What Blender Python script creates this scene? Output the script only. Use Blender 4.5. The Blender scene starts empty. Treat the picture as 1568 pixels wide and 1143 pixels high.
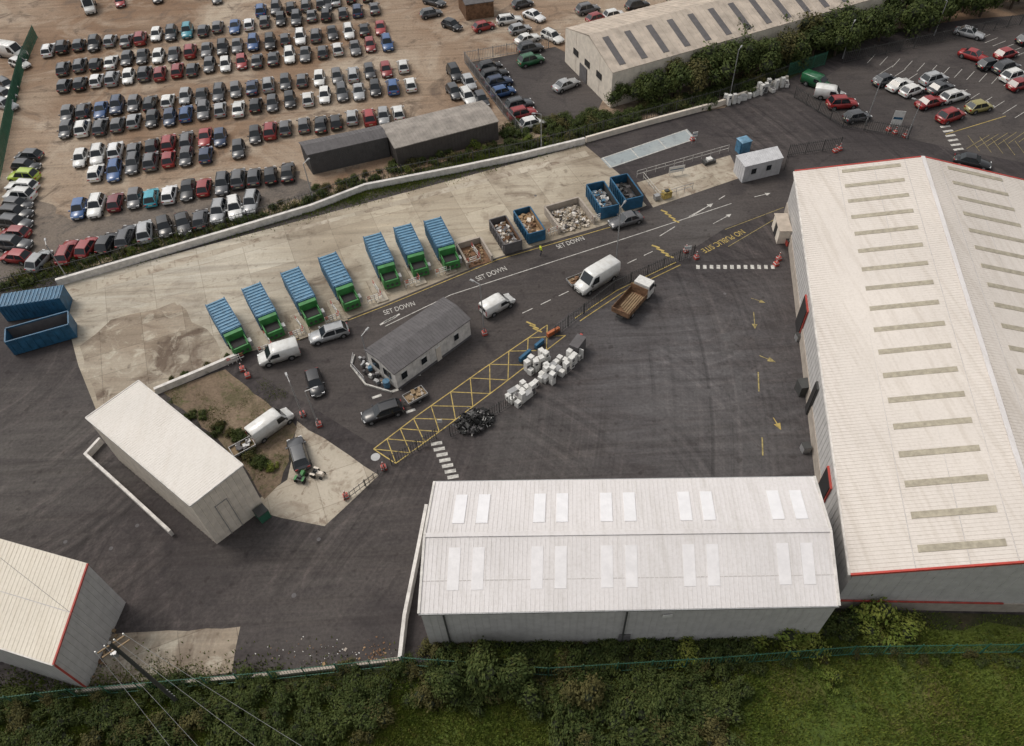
import bpy, bmesh, math, random
from mathutils import Vector, Matrix
random.seed(11)
rad=math.radians
scene=bpy.context.scene
# ---------------------------------------------------------------- survey camera
FP=1150.0; PITCH=rad(49.2); ROLL=rad(3.2); HC=65.0
fwd=Vector((0,math.cos(PITCH),-math.sin(PITCH)))
r0=Vector((1,0,0)); u0=Vector((0,math.sin(PITCH),math.cos(PITCH)))
rt=r0*math.cos(ROLL)-u0*math.sin(ROLL); up=u0*math.cos(ROLL)+r0*math.sin(ROLL)
CAM=Vector((0,0,HC))
def G(u,v,z=0.0):
    d=fwd*FP+rt*(u-784)-up*(v-571.5)
    t=(z-HC)/d.z
    p=CAM+d*t
    return Vector((p.x,p.y,z))
cd=bpy.data.cameras.new("survey_camera"); co=bpy.data.objects.new("survey_camera",cd)
scene.collection.objects.link(co)
M=Matrix((rt,up,-fwd)).transposed().to_4x4(); M.translation=CAM
co.matrix_world=M; cd.sensor_width=36; cd.lens=FP/1568*36; cd.clip_end=5000; cd.clip_start=1
scene.camera=co
# ---------------------------------------------------------------- materials
def newmat(name):
    m=bpy.data.materials.new(name); m.use_nodes=True
    nt=m.node_tree; b=nt.nodes['Principled BSDF']; return m,nt,b
def N(nt,t,**k):
    n=nt.nodes.new(t)
    for a,v in k.items(): setattr(n,a,v)
    return n
def mixc(nt,a,b,fac,mode='MIX'):
    n=nt.nodes.new('ShaderNodeMix'); n.data_type='RGBA'; n.blend_type=mode
    for i,x in ((0,fac),(6,a),(7,b)):
        if isinstance(x,bpy.types.NodeSocket): nt.links.new(x,n.inputs[i])
        else: n.inputs[i].default_value=(x if i==0 else (x[0],x[1],x[2],1))
    return n.outputs[2]
def noise(nt,vec,scale,det=4,rough=.6,dist=0):
    n=N(nt,'ShaderNodeTexNoise'); n.inputs['Scale'].default_value=scale; n.inputs['Detail'].default_value=det
    n.inputs['Roughness'].default_value=rough; n.inputs['Distortion'].default_value=dist
    nt.links.new(vec,n.inputs['Vector']); return n.outputs[0]
def ramp(nt,src,a,b,va=0,vb=1):
    n=N(nt,'ShaderNodeMapRange'); nt.links.new(src,n.inputs[0])
    n.inputs[1].default_value=a; n.inputs[2].default_value=b; n.inputs[3].default_value=va; n.inputs[4].default_value=vb
    return n.outputs[0]
def mth(nt,op,a,b):
    n=N(nt,'ShaderNodeMath',operation=op)
    for i,x in enumerate((a,b)):
        if isinstance(x,bpy.types.NodeSocket): nt.links.new(x,n.inputs[i])
        else: n.inputs[i].default_value=x
    return n.outputs[0]
def mapped(nt,src,rot=0,scale=(1,1,1),loc=(0,0,0)):
    n=N(nt,'ShaderNodeMapping'); nt.links.new(src,n.inputs[0]); n.inputs['Rotation'].default_value=(0,0,rot)
    n.inputs['Scale'].default_value=scale; n.inputs['Location'].default_value=loc; return n.outputs[0]
def dist_to(nt,v,c):
    n=N(nt,'ShaderNodeVectorMath',operation='DISTANCE'); nt.links.new(v,n.inputs[0]); n.inputs[1].default_value=(c.x,c.y,0); return n.outputs['Value']
def bump(nt,b,h,strength=.3,dist=.05):
    n=N(nt,'ShaderNodeBump'); n.inputs['Strength'].default_value=strength; n.inputs['Distance'].default_value=dist
    nt.links.new(h,n.inputs['Height']); nt.links.new(n.outputs[0],b.inputs['Normal'])
def simple(name,col,rough=.6,metal=0,var=.18,scale=1.2,space='pos'):
    m,nt,b=newmat(name)
    if space=='pos': v=N(nt,'ShaderNodeNewGeometry').outputs['Position']
    else: v=N(nt,'ShaderNodeTexCoord').outputs['Object']
    f=ramp(nt,noise(nt,v,scale,3,.65),.32,.68)
    c=mixc(nt,tuple(x*(1-var) for x in col),tuple(min(1,x*(1+var*.6)) for x in col),f)
    nt.links.new(c,b.inputs['Base Color']); b.inputs['Roughness'].default_value=rough; b.inputs['Metallic'].default_value=metal
    return m
def groundmat(name,c1,c2,c3,big=.03,mid=.15,rot=0,slab=None,streak=.0,thr=(.5,.65),fine=.25,c4=None,rough=.9,worn=None,arcs=None,spots=.6):
    m,nt,b=newmat(name)
    v=N(nt,'ShaderNodeNewGeometry').outputs['Position']
    c=mixc(nt,c1,c2,ramp(nt,noise(nt,v,big,4,.6,.6),.40,.60))
    c=mixc(nt,c,c3,ramp(nt,noise(nt,mapped(nt,v,0,(1,1,1),(31,7,0)),mid,5,.65,.8),thr[0],thr[1]))
    if c4: c=mixc(nt,c,c4,ramp(nt,noise(nt,mapped(nt,v,0,(1,1,1),(-51,47,0)),mid*2.3,4,.7,1.5),.54,.66,0,.8))
    if worn:
        nz=noise(nt,v,.12,4,.6,.5); s=noise(nt,mapped(nt,v,rad(-88),(.09,.55,1),(3,9,0)),1.0,4,.6,1.2)
        for (cn,r,col) in worn:
            d=dist_to(nt,v,cn); d2=mth(nt,'ADD',d,mth(nt,'MULTIPLY',nz,r*.8))
            f=mth(nt,'MULTIPLY',ramp(nt,d2,r*.65,r*1.5,1,0),ramp(nt,s,.36,.66,.3,1))
            c=mixc(nt,c,col,f)
    if arcs:
        msk=ramp(nt,noise(nt,v,.06,3,.5),.40,.56)
        for (cn,a) in arcs:
            d=dist_to(nt,v,cn); cx=N(nt,'ShaderNodeCombineXYZ'); nt.links.new(d,cx.inputs[0]); 
            s=noise(nt,cx.outputs[0],.9,3,.7)
            c=mixc(nt,c,(1.45,1.42,1.40),mth(nt,'MULTIPLY',ramp(nt,s,.52,.64,0,a),msk),'MULTIPLY')
            c=mixc(nt,c,(.6,.6,.6),mth(nt,'MULTIPLY',ramp(nt,s,.48,.36,0,a),msk),'MULTIPLY')
    if slab:
        mv=mapped(nt,v,-rot)
        bt=N(nt,'ShaderNodeTexBrick'); nt.links.new(mv,bt.inputs['Vector']); bt.offset=0
        bt.inputs['Scale'].default_value=1; bt.inputs['Brick Width'].default_value=slab[0]; bt.inputs['Row Height'].default_value=slab[1]
        bt.inputs['Mortar Size'].default_value=.04; bt.inputs['Color1'].default_value=(.74,.70,.66,1); bt.inputs['Color2'].default_value=(1.08,1.07,1.05,1)
        bt.inputs['Mortar'].default_value=(.6,.57,.54,1)
        c=mixc(nt,c,bt.outputs[0],.8,'MULTIPLY')
    if streak:
        s=noise(nt,mapped(nt,v,-rot,(.03,1.1,1)),1.0,4,.6,.4)
        c=mixc(nt,c,(.45,.42,.40),ramp(nt,s,.5,.72,0,streak),'MULTIPLY')
        s=noise(nt,mapped(nt,v,-rot-.5,(.04,.8,1),(9,4,0)),1.0,4,.6,2.4)
        c=mixc(nt,c,(1.5,1.45,1.4),ramp(nt,s,.55,.75,0,streak),'MULTIPLY')
    fn=noise(nt,v,3.2,5,.75)
    c=mixc(nt,c,(1-fine*1.6,)*3,ramp(nt,fn,.35,.7),'MULTIPLY')
    sp=noise(nt,v,.9,2,.5)
    c=mixc(nt,c,(.5,.47,.46),ramp(nt,sp,.64,.72,0,spots),'MULTIPLY')
    nt.links.new(c,b.inputs['Base Color']); b.inputs['Roughness'].default_value=rough
    b.inputs['Specular IOR Level'].default_value=.3
    bump(nt,b,fn,.35,.04)
    return m
p,q=G(90,437),G(895,222); AROT=math.atan2(q.y-p.y,q.x-p.x)
m_asph=groundmat("asphalt",(.052,.0445,.045),(.078,.067,.065),(.090,.078,.074),.035,.10,AROT+.5,streak=.42,thr=(.50,.72),c4=(.044,.038,.039),
   worn=[(G(1060,590),22,(.135,.128,.130)),(G(1110,700),12,(.112,.105,.104)),(G(480,870),13,(.105,.093,.086)),(G(40,700),16,(.11,.10,.092)),(G(820,690),9,(.10,.092,.088))],arcs=[(G(-40,560),.9),(G(620,900),.6),(G(1040,470),.4)])
m_road=groundmat("road_asphalt",(.072,.062,.059),(.090,.078,.073),(.058,.050,.049),.05,.2,AROT,streak=.4,worn=[(G(1050,350),10,(.115,.105,.10))])
m_patl=groundmat("dusty_patch_asphalt",(.105,.098,.098),(.125,.118,.118),(.09,.082,.081),.1,.3,AROT,streak=.3)
m_apron=groundmat("apron_concrete",(.385,.335,.262),(.505,.455,.37),(.27,.225,.172),.05,.07,AROT,(6,4.6),streak=.45,thr=(.52,.66),fine=.12,c4=(.21,.165,.125),
   worn=[(G(230,410),22,(.56,.53,.46)),(G(640,330),16,(.50,.44,.345))])
m_oldc=groundmat("stained_concrete",(.325,.27,.21),(.42,.375,.305),(.17,.13,.10),.08,.14,AROT,(5,3.6),streak=.4,thr=(.5,.64),fine=.15,c4=(.5,.46,.38))
m_lot=groundmat("compound_hardstanding",(.36,.275,.20),(.24,.152,.095),(.45,.37,.285),.022,.06,AROT,streak=.55,fine=.22,c4=(.15,.11,.082),thr=(.48,.64))
m_gravel=groundmat("grey_gravel",(.17,.145,.125),(.24,.195,.155),(.11,.095,.085),.05,.2,AROT,fine=.3)
m_pad=groundmat("weighbridge_concrete",(.31,.35,.36),(.38,.41,.41),(.25,.27,.28),.1,.3,AROT,fine=.1)
m_pale=groundmat("pale_concrete",(.43,.385,.31),(.53,.48,.40),(.31,.255,.20),.08,.2,AROT,(5,4),fine=.1,c4=(.24,.185,.14))
m_earth=groundmat("bare_earth",(.20,.145,.10),(.28,.21,.145),(.13,.11,.06),.1,.25,0,fine=.3,c4=(.10,.11,.04))
m_verge=groundmat("verge_ground",(.045,.055,.020),(.065,.072,.026),(.08,.066,.038),.08,.3,0,fine=.35)
m_grass=groundmat("grass_turf",(.090,.130,.022),(.13,.165,.030),(.15,.125,.044),.06,.18,0,fine=.35,c4=(.06,.09,.022))
m_white=simple("white_line_paint",(.54,.52,.48),.7,var=.45,scale=2.5)
m_yel=simple("yellow_line_paint",(.46,.34,.10),.7,var=.45,scale=2.0)
m_yelf=simple("faded_yellow_paint",(.32,.255,.10),.75,var=.6,scale=2.0)
def roofmat(name,c,dirt,rot,sp=.5):
    m,nt,b=newmat(name)
    v=N(nt,'ShaderNodeNewGeometry').outputs['Position']
    cc=mixc(nt,c,tuple(x*.92 for x in c),ramp(nt,noise(nt,v,.12,3,.6),.35,.65))
    s=noise(nt,mapped(nt,v,-rot,(1.6,.08,1)),1.0,4,.6,.2)
    cc=mixc(nt,cc,dirt,ramp(nt,s,.48,.8,0,.6))
    cc=mixc(nt,cc,(.86,.85,.83),ramp(nt,noise(nt,v,4,4,.7),.45,.8),'MULTIPLY')
    nt.links.new(cc,b.inputs['Base Color']); b.inputs['Roughness'].default_value=.55
    return m
m_roofU=roofmat("white_sheet_roof",(.71,.68,.67),(.52,.49,.46),0)
m_roofB=roofmat("cream_sheet_roof",(.68,.625,.57),(.47,.41,.345),rad(90))
m_roofC=roofmat("ivory_sheet_roof",(.70,.64,.54),(.55,.48,.38),rad(20))
m_lap=simple("roof_sheet_lap",(.50,.47,.45),.6)
m_wall=simple("grey_cladding",(.50,.485,.47),.5,var=.12)
m_wallc=simple("cream_cladding",(.68,.61,.52),.6,var=.15)
m_wallw=simple("white_render",(.64,.61,.57),.7,var=.25)
m_sky=simple("skylight_clean",(.78,.77,.78),.35,var=.06)
m_skyd=simple("skylight_grimy",(.38,.34,.26),.5,var=.25,scale=2)
m_skyx=simple("skylight_faint",(.74,.72,.72),.4,var=.08)
m_red=simple("red_trim",(.45,.05,.035),.5)
m_redw=simple("faded_red_plastic",(.40,.06,.045),.6,var=.3)
m_dark=simple("dark_opening",(.022,.02,.02),.8)
m_slate=simple("grey_felt_roof",(.115,.108,.11),.85,var=.2)
m_slate2=simple("weathered_shed_roof",(.29,.26,.23),.8,var=.3,scale=.6)
m_fawn=simple("fawn_fibre_cement_roof",(.48,.41,.34),.85,var=.25,scale=.5)
m_brick=simple("concrete_block_wall",(.38,.33,.28),.9,var=.2)
m_gal=simple("galvanised_steel",(.36,.36,.36),.45,.4)
m_post=simple("dark_steel",(.055,.055,.053),.6)
m_green=simple("green_fence_paint",(.03,.12,.075),.6)
m_cg=simple("green_machine_paint",(.04,.20,.05),.5,var=.35)
m_cb=simple("blue_container_paint",(.075,.19,.30),.5,var=.45,scale=1.5)
m_cbr=simple("blue_container_rib",(.14,.28,.40),.5,var=.3)
m_db=simple("deep_blue_paint",(.02,.10,.19),.5,var=.35)
m_rust=simple("rusty_steel",(.18,.10,.055),.9,var=.5,scale=2)
m_wood=simple("weathered_wood",(.27,.19,.11),.85,var=.3)
m_hiv=simple("hivis_fabric",(.65,.75,.05),.7,space='obj')
m_skin=simple("skin",(.45,.27,.19),.6,space='obj'); m_navy=simple("navy_cloth",(.02,.025,.05),.9,space='obj'); m_hair=simple("brown_hair",(.04,.025,.015),.8,space='obj')
m_app=simple("white_enamel",(.66,.65,.62),.35,var=.15,scale=3)
m_plate=simple("plate_plastic",(.6,.58,.4),.5)
m_orange=simple("orange_paint",(.42,.12,.04),.5)
def carpaint():
    m,nt,b=newmat("car_paint"); o=N(nt,'ShaderNodeObjectInfo')
    v=N(nt,'ShaderNodeTexCoord').outputs['Object']
    c=mixc(nt,o.outputs['Color'],(.8,.78,.75),ramp(nt,noise(nt,v,1.5,3,.6),.4,.75),'MULTIPLY')
    nt.links.new(c,b.inputs['Base Color']); b.inputs['Roughness'].default_value=.28; b.inputs['Coat Weight'].default_value=.5; b.inputs['Coat Roughness'].default_value=.12
    return m
m_paint=carpaint()
m_glass=simple("vehicle_glass",(.018,.022,.026),.08,var=.1); m_tyre=simple("tyre_rubber",(.018,.018,.018),.85); m_rim=simple("alloy_rim",(.35,.35,.36),.35,.7)
m_hl=simple("headlamp_lens",(.75,.75,.75),.15); m_tl=simple("tail_lamp_lens",(.35,.01,.01),.3)
def leafmat(name,a,bb,cc):
    m,nt,b=newmat(name); o=N(nt,'ShaderNodeObjectInfo')
    v=N(nt,'ShaderNodeNewGeometry').outputs['Position']
    c=mixc(nt,a,bb,ramp(nt,noise(nt,v,.35,3,.7),.38,.62))
    c=mixc(nt,c,cc,ramp(nt,noise(nt,v,2.6,2,.6),.55,.75))
    c=mixc(nt,c,(.72,.74,.7),o.outputs['Random'],'MULTIPLY')
    nt.links.new(c,b.inputs['Base Color']); b.inputs['Roughness'].default_value=.75; b.inputs['Specular IOR Level'].default_value=.15
    return m
m_leaf=leafmat("foliage_dark",(.046,.066,.019),(.078,.100,.028),(.12,.12,.036))
m_leafl=leafmat("foliage_bright",(.12,.165,.030),(.19,.21,.045),(.23,.21,.05))
m_leafo=leafmat("foliage_olive",(.078,.076,.027),(.115,.102,.038),(.155,.125,.05))
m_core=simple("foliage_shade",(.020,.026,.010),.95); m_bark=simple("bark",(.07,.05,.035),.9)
# ---------------------------------------------------------------- mesh builder
class MB:
    def __init__(s): s.v=[];s.f=[];s.m=[];s.mats=[];s.T=Matrix.Identity(4);s.sm=[]
    def mi(s,mat):
        if mat not in s.mats: s.mats.append(mat)
        return s.mats.index(mat)
    def add(s,vs,fs,mat,smooth=False):
        o=len(s.v); s.v+=[s.T@Vector(x) for x in vs]; k=s.mi(mat)
        for f in fs: s.f.append([o+i for i in f]); s.m.append(k); s.sm.append(smooth)
    def poly(s,pts,mat): s.add(pts,[list(range(len(pts)))],mat)
    def box(s,c,d,mat,rz=0,tap=(1,1),R=None):
        x,y,z=d[0]/2,d[1]/2,d[2]/2; vs=[]
        RR=R or Matrix.Rotation(rz,3,'Z')
        for zz in(-z,z):
            tx,ty=(1,1) if zz<0 else tap
            for a,b_ in((-1,-1),(1,-1),(1,1),(-1,1)): vs.append(RR@Vector((a*x*tx,b_*y*ty,zz))+Vector(c))
        s.add(vs,[(3,2,1,0),(4,5,6,7),(0,1,5,4),(1,2,6,5),(2,3,7,6),(3,0,4,7)],mat)
    def beam(s,p,q,w,h,mat):
        p=Vector(p);q=Vector(q);d=(q-p)
        if d.length<1e-6: return
        d.normalize(); u=Vector((0,0,1)) if abs(d.z)<.95 else Vector((0,1,0))
        sd=d.cross(u).normalized(); uu=sd.cross(d).normalized()
        vs=[]
        for e in(p,q):
            for a,b_ in((-1,-1),(1,-1),(1,1),(-1,1)): vs.append(e+sd*a*w/2+uu*b_*h/2)
        s.add(vs,[(3,2,1,0),(4,5,6,7),(0,1,5,4),(1,2,6,5),(2,3,7,6),(3,0,4,7)],mat)
    def cyl(s,p,q,r,r2,mat,n=10,caps=True):
        p=Vector(p);q=Vector(q);d=(q-p).normalized(); u=Vector((0,0,1)) if abs(d.z)<.9 else Vector((1,0,0))
        a=d.cross(u).normalized(); b_=d.cross(a)
        vs=[p+(a*math.cos(t)+b_*math.sin(t))*r for t in[2*math.pi*i/n for i in range(n)]]+[q+(a*math.cos(t)+b_*math.sin(t))*r2 for t in[2*math.pi*i/n for i in range(n)]]
        s.add(vs,[(i,(i+1)%n,n+(i+1)%n,n+i) for i in range(n)],mat,True)
        if caps: s.add(vs,[list(range(n))[::-1],list(range(n,2*n))],mat)
    def mesh(s,name):
        me=bpy.data.meshes.new(name); me.from_pydata([tuple(v) for v in s.v],[],s.f)
        for m in s.mats: me.materials.append(m)
        me.polygons.foreach_set('material_index',s.m); me.polygons.foreach_set('use_smooth',s.sm)
        bm=bmesh.new(); bm.from_mesh(me); bmesh.ops.recalc_face_normals(bm,faces=bm.faces); bm.to_mesh(me); bm.free()
        me.update(); return me
    def obj(s,name,parent=None): return put(name,s.mesh(name),None,parent)
def put(name,me,mw=None,parent=None,color=None):
    o=bpy.data.objects.new(name,me); scene.collection.objects.link(o)
    if mw is not None: o.matrix_world=mw
    if parent: o.parent=parent
    if color: o.color=(*color,1)
    return o
def empty(name):
    o=bpy.data.objects.new(name,None); scene.collection.objects.link(o); return o
def yaw(p,q): return math.atan2(q.y-p.y,q.x-p.x)
def TR(loc,rz,s=1): return Matrix.Translation(loc)@Matrix.Rotation(rz,4,'Z')@Matrix.Scale(s,4)
# ---------------------------------------------------------------- ground sheets
rj=random.Random(77)
def rough(pts,amp=.35,step=1.5):
    P=[G(*p) for p in pts]; out=[]
    for i in range(len(P)):
        a,c=P[i],P[(i+1)%len(P)]; n=max(1,int((c-a).length/step))
        for j in range(n):
            t=j/n; k=0 if j==0 else amp; pt=a+(c-a)*t; out.append((pt.x+rj.uniform(-k,k),pt.y+rj.uniform(-k,k)))
    return out
def wsheet(name,pts,z,mat):
    bm=bmesh.new(); vs=[bm.verts.new((x,y,z)) for x,y in pts]; f=bm.faces.new(vs)
    bmesh.ops.triangulate(bm,faces=[f])
    for f in bm.faces:
        f.normal_update()
        if f.normal.z<0: f.normal_flip()
    me=bpy.data.meshes.new(name); bm.to_mesh(me); bm.free(); me.materials.append(mat); return put(name,me)
def sheet(name,pts,z,mat): return wsheet(name,[tuple(G(*p).xy) for p in pts],z,mat)
b=MB(); b.poly([(-2500,-2500,-.03),(2500,-2500,-.03),(2500,2500,-.03),(-2500,2500,-.03)],m_verge); b.obj("ground")
sheet("yard_asphalt",[(-500,1120),(-400,300),(100,420),(905,200),(1110,165),(1215,118),(1330,60),(1700,-20),(2500,200),(2300,960),(1300,935),(640,1015),(430,1036),(120,1062)],0,m_asph)
sheet("compound_ground",[(-600,500),(-500,-320),(2600,-320),(2600,-60),(1480,30),(1200,70),(1110,165),(905,200),(760,222),(480,312),(100,420)],.004,m_lot)
wsheet("gravel_strip",rough([(-40,440),(45,300),(110,338),(300,300),(460,262),(490,300),(300,350),(130,402)],.7,1.5),.009,m_gravel)
sheet("fenced_yard_asphalt",[(712,97),(850,72),(940,120),(905,190),(800,205),(770,175)],.009,m_road)
sheet("apron",[(88,437),(895,222),(950,268),(990,315),(925,345),(760,395),(590,465),(450,520),(350,548),(240,600),(148,630),(120,560)],.005,m_apron)
wsheet("stained_apron",rough([(122,530),(170,490),(270,462),(330,520),(345,550),(240,598),(152,628)],.4,2),.010,m_oldc)
sheet("weighbridge_area_pad",[(975,280),(1118,238),(1135,272),(1040,305),(1000,318)],.008,m_pale)
sheet("weighbridge_deck",[(920,243),(1052,198),(1066,213),(934,258)],.008,m_pad)
sheet("access_road",[(450,520),(590,465),(760,395),(925,345),(1000,318),(1135,272),(1215,255),(1215,310),(1110,350),(1040,395),(870,480),(780,560),(700,640),(600,700),(480,625),(380,565)],.009,m_road)
wsheet("verge_island_earth",rough([(250,602),(345,566),(400,610),(455,655),(430,740),(405,765),(372,712)],.3,1.2),.013,m_earth)
wsheet("island_concrete",rough([(455,645),(580,728),(497,806),(400,785),(395,765),(440,735)],.12,2),.012,m_pale)
wsheet("old_slab",rough([(150,972),(368,960),(355,1030),(128,1050)],.15,1.5),.008,m_oldc)
sheet("car_park",[(1215,150),(1340,70),(1700,0),(2000,250),(1568,250),(1400,215),(1290,190)],.006,m_road)
wsheet("grass_bank",rough([(900,1085),(1000,1050),(1150,1030),(1290,965),(1700,955),(1800,1300),(900,1300),(800,1200)],.8,3),-.018,m_grass)
wsheet("grass_patch",rough([(90,1180),(180,1110),(420,1080),(900,1085),(1000,1200),(600,1260)],.8,3),-.014,m_grass)
sheet("apron_edge_path",[(90,446),(896,231),(903,239),(470,350),(100,458)],.011,m_pale)
for k,(u,v,w_,h_) in enumerate([(1100,512,18,10),(1104,535,20,9),(1103,560,14,14),(1106,590,18,12),(1110,622,20,8),(1126,575,10,18),(1062,596,30,10)]):
    wsheet("dusty_tarmac_mark",rough([(u,v),(u+w_,v-1),(u+w_+1,v+h_),(u+1,v+h_+1)],.14,.5),.004,m_patl)
b=MB()
for (u,v,w) in [(575,700,1.0),(210,805,.4),(450,912,.45),(488,826,.4),(100,830,.4),(170,840,.4),(1110,450,.4),(700,180,.5),(820,300,.4),(640,240,.5)]:
    c=G(u,v,.016); b.cyl(c-Vector((0,0,.004)),c+Vector((0,0,.004)),w*.5,w*.5,m_gal if w>.9 else m_slate,14)
b.obj("manhole_covers")
# ---------------------------------------------------------------- markings
def seg(b,a,c,w,mat,z=.018):
    p=G(*a);q=G(*c);d=(q-p).normalized();s=Vector((-d.y,d.x,0))*w/2;o=Vector((0,0,z))
    b.poly([p-s+o,q-s+o,q+s+o,p+s+o],mat)
def dash(b,a,c,w,L,gap,mat,z=.018):
    p=G(*a);q=G(*c);d=(q-p);n=d.length;d.normalize();s=Vector((-d.y,d.x,0))*w/2;o=Vector((0,0,z));t=0
    while t<n:
        e=min(n,t+L); b.poly([p+d*t-s+o,p+d*e-s+o,p+d*e+s+o,p+d*t+s+o],mat); t+=L+gap
def pathl(b,pts,w,mat,z=.018):
    for i in range(len(pts)-1): seg(b,pts[i],pts[i+1],w,mat,z+i*.0004)
b=MB()
pathl(b,[(590,500),(690,452),(850,400),(980,358),(1120,312)],.11,m_white)
dash(b,(800,480),(1000,385),.11,1.5,1.2,m_white)
dash(b,(1010,362),(1110,300),.12,3,3,m_white)
pathl(b,[(450,523),(592,468),(762,398),(935,348)],.11,m_yel)
pathl(b,[(1115,378),(1205,325),(1215,312)],.09,m_yelf); pathl(b,[(1110,352),(1200,318)],.09,m_yelf)
pathl(b,[(880,488),(945,445),(1035,402)],.12,m_yel,.020); pathl(b,[(888,492),(952,449),(1042,406)],.12,m_yel,.020)
La=[(572,688),(640,636),(740,565),(838,498)]; Lb=[(606,710),(680,656),(768,590),(866,514)]
pathl(b,La,.12,m_yel); pathl(b,Lb,.12,m_yel); seg(b,La[0],Lb[0],.12,m_yel,.0205)
def lerpP(L,t):
    t*=len(L)-1; i=min(int(t),len(L)-2); f=t-i; return (L[i][0]*(1-f)+L[i+1][0]*f,L[i][1]*(1-f)+L[i+1][1]*f)
n=10
for i in range(n):
    seg(b,lerpP(La,i/n),lerpP(Lb,(i+1)/n),.10,m_yel,.0215+.0003*(i%2)); seg(b,lerpP(Lb,i/n),lerpP(La,(i+1)/n),.10,m_yel,.0225+.0003*(i%2))
for i in range(7):
    u,v=660+i*4.2,681+i*8.5; seg(b,(u,v),(u+17,v-3),.42,m_white)
for i in range(12):
    u=1066+i*10.4; seg(b,(u,409),(u+5.5,409.4),.75,m_white)
for i in range(4): seg(b,(582+i*6,498-i*3),(594+i*6,490-i*3),.25,m_white)
for (u,v) in [(570,610),(600,600),(622,632)]: seg(b,(u,v),(u+14,v-5),.35,m_white)
for (u,v) in [(806,493),(811,498),(816,503)]: seg(b,(u,v),(u+14,v+6),.22,m_yel,.024)
for i in range(4): seg(b,(1012+i*6,322+i*5),(1022+i*6,326+i*5),.28,m_yel,.024)
for i in range(4): seg(b,(998+i*7,376+i*5),(1010+i*7,380+i*5),.28,m_yel,.024)
def arrow(b,a,c,mat,s=1,w=.1):
    p=G(*a);q=G(*c);d=(q-p).normalized();n_=Vector((-d.y,d.x,0));o=Vector((0,0,.019))
    e=q-d*1.0*s
    b.poly([p-n_*w*.6*s+o,e-n_*w*.6*s+o,e+n_*w*.6*s+o,p+n_*w*.6*s+o],mat); b.poly([e-n_*.42*s+o,q+o,e+n_*.42*s+o],mat)
arrow(b,(1154,478),(1156,504),m_yelf,.8);arrow(b,(1163,545),(1188,555),m_yelf,.9);arrow(b,(1184,640),(1196,659),m_yel,.9);arrow(b,(1150,457),(1172,464),m_yelf,.7)
for (a,c) in [((1161,570),(1162,600)),((1167,670),(1168,698))]: seg(b,a,c,.15,m_yelf)
arrow(b,(1055,332),(1092,312),m_white,.9);arrow(b,(1092,343),(1120,328),m_white,.8);arrow(b,(1155,302),(1180,296),m_white,.8)
arrow(b,(655,565),(632,578),m_white,.9)
for i in range(4):
    f=i/3*.96+.02; u=920+132*f; v=243-45*f; seg(b,(u,v),(u+13,v+14),.15,m_white)
seg(b,(921,243),(1052,198.5),.15,m_white,.0185); seg(b,(934,257),(1065,213),.15,m_white,.0185)
for i in range(14):
    u=1340+i*19; v=84+i*3.2; seg(b,(u,v),(u-12,v+13),.08,m_white)
for i in range(12):
    u=1345+i*19;v=115+i*6; seg(b,(u,v),(u+22,v-14),.08,m_white)
for i in range(9):
    u=1480+i*12; v=38+i*5; seg(b,(u,v),(u-20,v+8),.08,m_white)
for i in range(7):
    seg(b,(1480+i*16,228-i*2),(1515+i*14,207-i*1.5),.07,m_yelf); 
for i in range(6):
    seg(b,(1482+i*18,208+i*2),(1500+i*18,232+i*2),.07,m_yelf,.021)
pathl(b,[(1448,206),(1540,178)],.12,m_yel)
for i in range(6): seg(b,(1440+i*4,195+i*7),(1455+i*4,193+i*7),.45,m_white)
b.obj("road_markings")
def text(s,a,c,mat,sy=1.0,name="painted_lettering"):
    cu=bpy.data.curves.new(name,'FONT'); cu.body=s; cu.align_x='CENTER'; cu.align_y='CENTER'; cu.size=1
    o=bpy.data.objects.new("tmp",cu); scene.collection.objects.link(o); bpy.context.view_layer.update()
    me=bpy.data.meshes.new_from_object(o.evaluated_get(bpy.context.evaluated_depsgraph_get())); w=o.dimensions.x
    bpy.data.objects.remove(o); me.materials.clear(); me.materials.append(mat)
    p=G(*a);q=G(*c); k=(q-p).length/max(w,.1); mid=(p+q)/2; mid.z=.022
    put(name,me,Matrix.Translation(mid)@Matrix.Rotation(yaw(p,q),4,'Z')@Matrix.Diagonal((k,k*sy,1,1)))
text("SET DOWN",(588,480),(635,465),m_white,1.5);text("SET DOWN",(730,428),(775,411),m_white,1.5);text("SET DOWN",(853,379),(894,365),m_white,1.5)
text("NO PUBLIC SITE",(1138,354),(1076,385),m_yel,1.3)
# ---------------------------------------------------------------- walls & fences
def ribbon(name,pts,th,z0,z1,mat,parent=None):
    P=[G(*p) for p in pts]; n=len(P); L=[];R=[]
    for i in range(n):
        d0=(P[i]-P[i-1]).normalized() if i>0 else (P[1]-P[0]).normalized()
        d1=(P[i+1]-P[i]).normalized() if i<n-1 else d0
        t=(d0+d1).normalized(); s=Vector((-t.y,t.x,0))*th/2/max(.4,t.dot(d0))
        L.append(P[i]+s);R.append(P[i]-s)
    b=MB(); up_=Vector((0,0,z1)); lo=Vector((0,0,z0))
    for i in range(n-1):
        b.poly([L[i]+up_,L[i+1]+up_,R[i+1]+up_,R[i]+up_],mat)
        b.poly([L[i]+lo,L[i+1]+lo,L[i+1]+up_,L[i]+up_],mat); b.poly([R[i]+lo,R[i+1]+lo,R[i+1]+up_,R[i]+up_],mat)
    for i in(0,n-1): b.poly([L[i]+lo,R[i]+lo,R[i]+up_,L[i]+up_],mat)
    return b.obj(name,parent)
ribbon("retaining_wall",[(90,437),(190,408),(350,361),(480,322),(560,291),(700,264),(800,243),(895,220)],.45,-.02,1.0,m_wallw)
ribbon("boundary_wall",[(897,218),(990,192),(1100,163),(1205,124)],.4,-.02,.9,m_wallc)
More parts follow.
